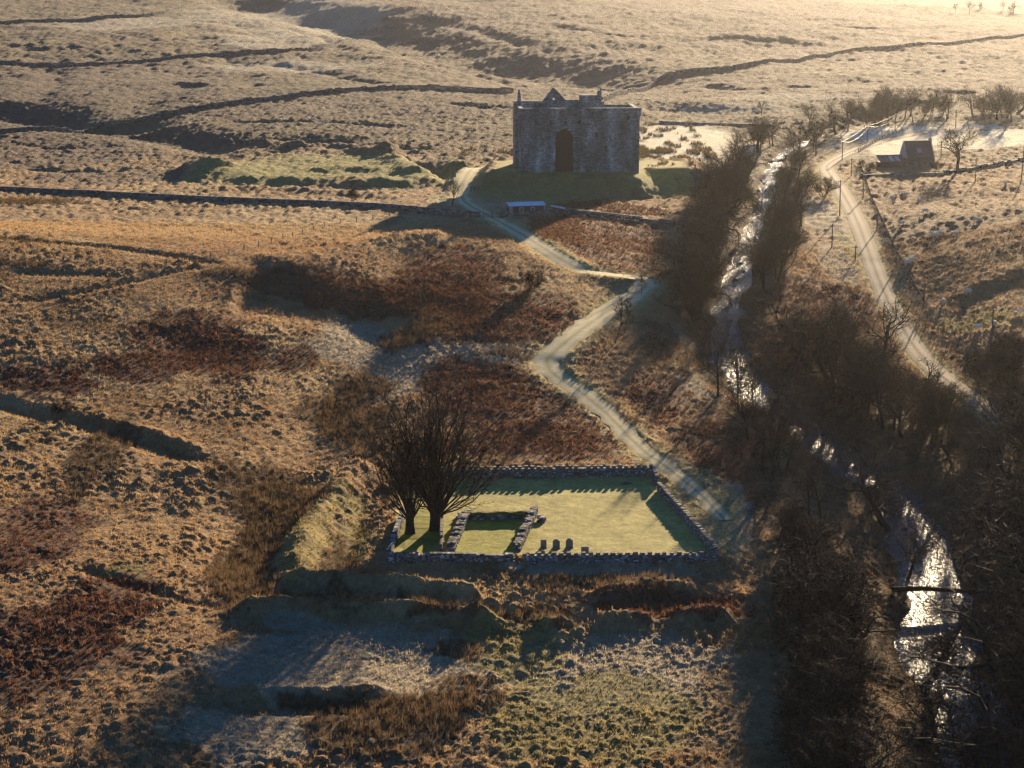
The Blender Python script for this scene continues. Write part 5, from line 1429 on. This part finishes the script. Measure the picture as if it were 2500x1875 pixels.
# ------------------------------------------------------------------ sheep
def sheep_mesh(graze, seed):
    r = np.random.default_rng(seed)
    V, Fq = [], []; n = 0
    # body, neck and head as one loft, legs merged by a remesh
    mb_ = MB()
    hz = 0.28 if graze else 0.92
    sp = [(-0.58, 0.62, 0.10), (-0.52, 0.66, 0.24), (-0.3, 0.68, 0.31), (0.0, 0.67, 0.33), (0.28, 0.69, 0.30), (0.46, 0.70, 0.22), (0.58, (0.70 + hz) / 2 + 0.03, 0.14), (0.70, hz + 0.02, 0.10), (0.80, hz - 0.06, 0.085), (0.88, hz - 0.12, 0.05)]
    mb_.tube([(x, 0, z) for x, z, _ in sp], [q for _, _, q in sp], 12)
    for x, yv in ((-0.38, -0.15), (-0.38, 0.15), (0.34, -0.14), (0.34, 0.14)):
        mb_.tube([(x, yv, 0.55), (x + (0.04 if x < 0 else 0), yv, 0.30), (x, yv, 0.0)], [0.11, 0.055, 0.045], 6)
    for yv in (-1, 1):
        mb_.tube([(0.68, 0.06 * yv, hz + 0.07), (0.64, 0.2 * yv, hz + 0.10)], [0.04, 0.015], 5)
    me = mb_.build('sheep', True)
    return me
SM = [sheep_mesh(True, 1), sheep_mesh(False, 2)]
for m_ in SM: m_.materials.append(M['wool'])
SHEEP = [(2455, 455, 'sheep just below the lit ridge near the right edge'), (2259, 522, 'sheep on the crest of the second slope bank, alone'), (2384, 541, 'lying sheep alone on the middle of the right slope'),
         (2276, 577, 'left sheep of a trio on the middle slope'), (2283, 582, 'lowest sheep of a trio on the middle slope'), (2294, 577, 'right sheep of a trio on the middle slope'), (2334, 578, 'sheep grazing right of the trio on the slope'),
         (2210, 482, 'sheep near the cottage wall, right of a pair'), (2242, 496, 'sheep between the cottage wall and first bank'), (2187, 484, 'upper sheep of a pair near the road fence'), (2179, 489, 'lower sheep of a pair near the road fence'),
         (2217, 649, 'lowest sheep of a trio beside the paling fence'), (2227, 643, 'right sheep of a trio beside the paling fence'), (2212, 642, 'left sheep of a trio beside the paling fence'), (2302, 744, 'sheep standing below the fence corner slope'),
         (2364, 720, 'sheep above the dark hollow on the lower slope'), (2478, 776, 'large near sheep at the right edge'), (2427, 799, 'sheep behind the dark shrubs on the lower slope'), (2387, 808, 'lowest sheep just above the post fence'), (2494, 768, 'sheep cut by the right edge beside the large one'),
         (2201, 552, 'sheep close to the road fence halfway down'), (796, 302, 'right sheep of four on the heathery moor'), (780, 312, 'lowest sheep of four on the heathery moor'), (684, 299, 'leftmost sheep of four on the heathery moor'), (765, 297, 'upper middle sheep of four on the heathery moor'), (222, 231, 'single white sheep on the left moor')]
for (px, py, lab), p in zip(SHEEP, P([(s[0], s[1]) for s in SHEEP])):
    rg = random.Random(px)
    k = 1.2 if px > 1000 else 1.35
    o = obj('sheep', SM[0 if rg.random() < 0.7 else 1], None, None, 'white ' + lab, 'sheep', 'sheep on the pasture', None, (p[0], p[1], p[2] + 0.12))
    o.rotation_euler[2] = rg.choice([0.3, -0.4, 2.8, 3.4, 1.2, 4.4]); o.scale = (k, k, k * (0.75 if 'lying' in lab else 1))

# ------------------------------------------------------------------ fallen trunk and river boulders
lp = P([(2178, 1452), (2410, 1456)])
lz = float(np.interp(2250, [0, 3000], [0, 0]))
t = thing('fallen_trunk', 'dark fallen tree trunk lying straight across the near river', 'tree', (lp[0][0], lp[0][1], lp[0][2] + 0.7), 0)
v = lp[1] - lp[0]
b = MB(); b.tube([(0, 0, 0), (v[0] * 0.3, v[1] * 0.3 + 0.2, v[2] * 0.3 + 0.15), (v[0] * 0.65, v[1] * 0.65, v[2] * 0.65), (v[0], v[1], v[2])], [0.36, 0.32, 0.27, 0.2], 9); obj('trunk', b.build('trunk', True), M['bark'], t)
for f, dx_, dz_ in ((0.35, 0.5, 1.3), (0.55, 0.9, 1.0), (0.8, 1.4, 1.6), (0.9, -0.6, 1.2)):
    b = MB(); q = v * f; b.tube([q, q + [dx_, 0.3, dz_]], [0.09, 0.02], 5); obj('branch', b.build('branch'), M['bark'], t)
ROCKS = [(1852, 470), (1868, 452), (1842, 505), (1878, 490), (1795, 690), (1775, 760), (1800, 735), (1790, 860), (1812, 905), (1780, 940), (1990, 1060), (2090, 1150), (2210, 1300), (2290, 1300), (2240, 1380), (2320, 1550), (2280, 1610), (2390, 1780), (2350, 1840), (1860, 512), (1850, 535), (1838, 548), (1828, 590), (1845, 575), (1806, 650), (1818, 668), (1790, 705), (1782, 790), (1768, 820), (1790, 880), (1800, 930), (1872, 470), (1858, 445), (1840, 522)]
rkm = []
for k in range(3):
    V, Fq = tube_np([(0, 0, -0.35), (0.02, 0, -0.15), (0, 0.03, 0.15), (0.05, 0, 0.34), (0.05, 0, 0.42)], [0.35, 0.62, 0.58, 0.32, 0.02], 9)
    V = V + (np.random.default_rng(k).random(V.shape) - 0.5) * 0.22
    me = mesh_np('boulder', V, Fq, False); me.materials.append(M['rock']); rkm.append(me)
for k, p in enumerate(P(ROCKS)):
    q = np.array(ROCKS[k])
    where = 'bluish upper river below the castle' if q[1] < 600 else 'river beside the frosted track' if q[1] < 1000 else 'glittering lower river'
    o = obj('boulder', rkm[k % 3], None, None, 'dark wet boulder in the ' + where, 'boulder', 'boulders in the ' + where, None, (p[0], p[1], p[2] + 0.45)); o.rotation_euler[2] = k * 1.3; s_ = 0.6 + 0.5 * ((k * 37) % 10) / 10; o.scale = (s_ * 1.4, s_, s_ * 0.9)
bp_ = P([(1530, 1182)])[0]
o = obj('boulder', rkm[0], None, None, 'low dark mossy stone on the shaded lawn near the far wall', 'boulder', None, None, put(bp_)); o.scale = (1.6, 0.9, 0.6)

# ------------------------------------------------------------------ rushes, bracken and grass tufts
def gridpick(x, y):
    """nearest vertex of the ground sheet"""
    r_ = np.clip(np.searchsorted(ys, y), 1, nr - 1); r_ = np.where(np.abs(ys[r_ - 1] - y) < np.abs(ys[r_] - y), r_ - 1, r_)
    t_ = x / half[r_]; c_ = np.clip(np.searchsorted(tcol, t_), 1, ncol - 1); c_ = np.where(np.abs(tcol[c_ - 1] - t_) < np.abs(tcol[c_] - t_), c_ - 1, c_)
    return r_ * ncol + c_
ok_grid = (masks['track'] > 0.1) & (masks['road'] > RHW + 0.3) & (masks['river'] > 0.4) & (chs > 0.3)
def tufts(name, xv, yv, nb, h, w, lean, colf, mat, label, seed, zoff=0.0, keep=None):
    r = np.random.default_rng(seed)
    gi = gridpick(xv, yv)
    ok = ok_grid[gi] & (keep(gi, xv, yv, r) if keep else True)
    xv, yv, gi = xv[ok], yv[ok], gi[ok]; z = gz[gi] - 0.05; n = len(xv)
    a = r.uniform(0, 6.283, (n, nb)); tl = r.uniform(0.2, 1.0, (n, nb)) * lean
    hh = h * r.uniform(0.5, 1.3, (n, 1)) * r.uniform(0.6, 1.1, (n, nb))
    rad = r.uniform(0, 0.6, (n, nb)) * h * 0.45
    bx_ = xv[:, None] + np.cos(a) * rad; by_ = yv[:, None] + np.sin(a) * rad
    tx, ty = bx_ + np.cos(a) * hh * tl, by_ + np.sin(a) * hh * tl
    pa = a + math.pi / 2 + r.normal(0, 0.6, (n, nb)); ww = w * r.uniform(0.6, 1.3, (n, nb))
    zb = z[:, None] + zoff + 0 * a
    V = np.stack([np.stack([bx_ - np.cos(pa) * ww, by_ - np.sin(pa) * ww, zb], -1), np.stack([bx_ + np.cos(pa) * ww, by_ + np.sin(pa) * ww, zb], -1), np.stack([tx, ty, zb + hh * np.sqrt(np.clip(1 - tl ** 2 * 0.6, 0.2, 1))], -1)], 2).reshape(-1, 3)
    me = mesh_np(name, V, np.arange(len(V)).reshape(-1, 3))
    set_color(me, np.repeat(colf(gi, r), nb * 3, 0) * r.uniform(0.75, 1.25, (n * nb * 3, 1)))
    obj(name, me, mat, kind='stuff', label=label)
    return n
def in_patches(lst, per_m2, seed, cap):
    r = np.random.default_rng(seed); L = np.array(lst, float)
    zz = np.zeros(len(L))
    c = P(L[:, :2]); up = P(np.stack([L[:, 0], L[:, 1] - L[:, 3]], 1)); dn = P(np.stack([L[:, 0], L[:, 1] + L[:, 3]], 1))
    X, Y = [], []
    for i in range(len(L)):
        rx = 1.3 * L[i, 2] / scale_at(c[i]); ry = 1.3 * max(1.0, abs(up[i, 1] - dn[i, 1]) / 2)
        n = int(min(cap, 4 * rx * ry * per_m2))
        X.append(c[i, 0] + rx * r.uniform(-1, 1, n)); Y.append((up[i, 1] + dn[i, 1]) / 2 + ry * r.uniform(-1, 1, n))
    return np.concatenate(X), np.concatenate(Y)
def colpick(cols):
    cols = np.array(cols)
    return lambda gi, r: cols[r.integers(len(cols), size=len(gi))]
x_, y_ = in_patches(RUSHES, 2.2, 301, 3000)
nR = tufts('rushes', x_, y_, 8, 0.95, 0.035, 0.55, colpick([(0.17, 0.105, 0.055), (0.12, 0.085, 0.05), (0.22, 0.145, 0.08), (0.10, 0.075, 0.045)]), M['rush'], 'dark brown rush clumps in the damp hollows', 301, 0, lambda gi, x, y, r: r.random(len(gi)) < zm['rush'][gi])
x_, y_ = in_patches(BRACKEN, 2.2, 302, 5200)
nB = tufts('bracken', x_, y_, 5, 0.60, 0.06, 0.9, colpick([(0.17, 0.075, 0.042), (0.12, 0.06, 0.04), (0.25, 0.12, 0.06), (0.10, 0.05, 0.036)]), M['rush'], 'dead red-brown bracken on the slopes', 302, 0, lambda gi, x, y, r: r.random(len(gi)) < zm['bracken'][gi])
r_ = np.random.default_rng(303); n_ = 165000
y_ = np.sqrt(r_.uniform(178.0 ** 2, 470.0 ** 2, n_)); x_ = r_.uniform(-1.05, 1.05, n_) * (0.25 * y_ + 6)
nG = tufts('rough_grass', x_, y_, 4, 0.46, 0.04, 1.0, lambda gi, r: gc[gi] * 1.15, M['blades'], 'pale dry grass tufts over the near pasture', 303, 0.03, lambda gi, x, y, r: r.random(len(gi)) > 0.9 * np.maximum(zm['rush'], zm['bracken'])[gi])
FIELD_R = [(1690, 350, 130, 36), (1560, 372, 60, 20), (1200, 372, 60, 8)]
x_, y_ = in_patches(FIELD_R, 1.2, 304, 14000)
nF = tufts('rushes', x_, y_, 8, 1.15, 0.09, 0.4, colpick([(0.15, 0.12, 0.06), (0.12, 0.09, 0.05)]), M['rush'], 'dark rush clumps dotted over the pale field beside the castle', 304, 0, lambda gi, x, y, r: (r.random(len(gi)) < 0.6) & (fbm(x / 3.0, y / 8, 501, 3) > 0.57))
print('tufts', nR, nB, nG, nF)

# ------------------------------------------------------------------ haze
HAZE_DENSITY, HAZE_G, HAZE_COL = 0.000034, 0.79, (0.36, 0.36, 0.37)
hm = bpy.data.materials.new('valley_haze'); hm.use_nodes = True
ht = hm.node_tree
ht.nodes.remove(ht.nodes['Principled BSDF'])
pv = ht.nodes.new('ShaderNodeVolumePrincipled')
pv.inputs['Color'].default_value = (*HAZE_COL, 1)
pv.inputs['Density'].default_value = HAZE_DENSITY
pv.inputs['Anisotropy'].default_value = HAZE_G
ht.links.new(pv.outputs[0], ht.nodes['Material Output'].inputs['Volume'])
hb = MB(); hb.box(-19000, 19000, -3000, 13500, float(gz.min()) - 1.0, max(float(gz.max()), HC) + 4.0)
print('haze', gz.min(), gz.max(), gx.max(), gy.max())
obj('haze', hb.build('haze'), hm, kind='stuff', label='thin sunlit winter haze lying in the valley')
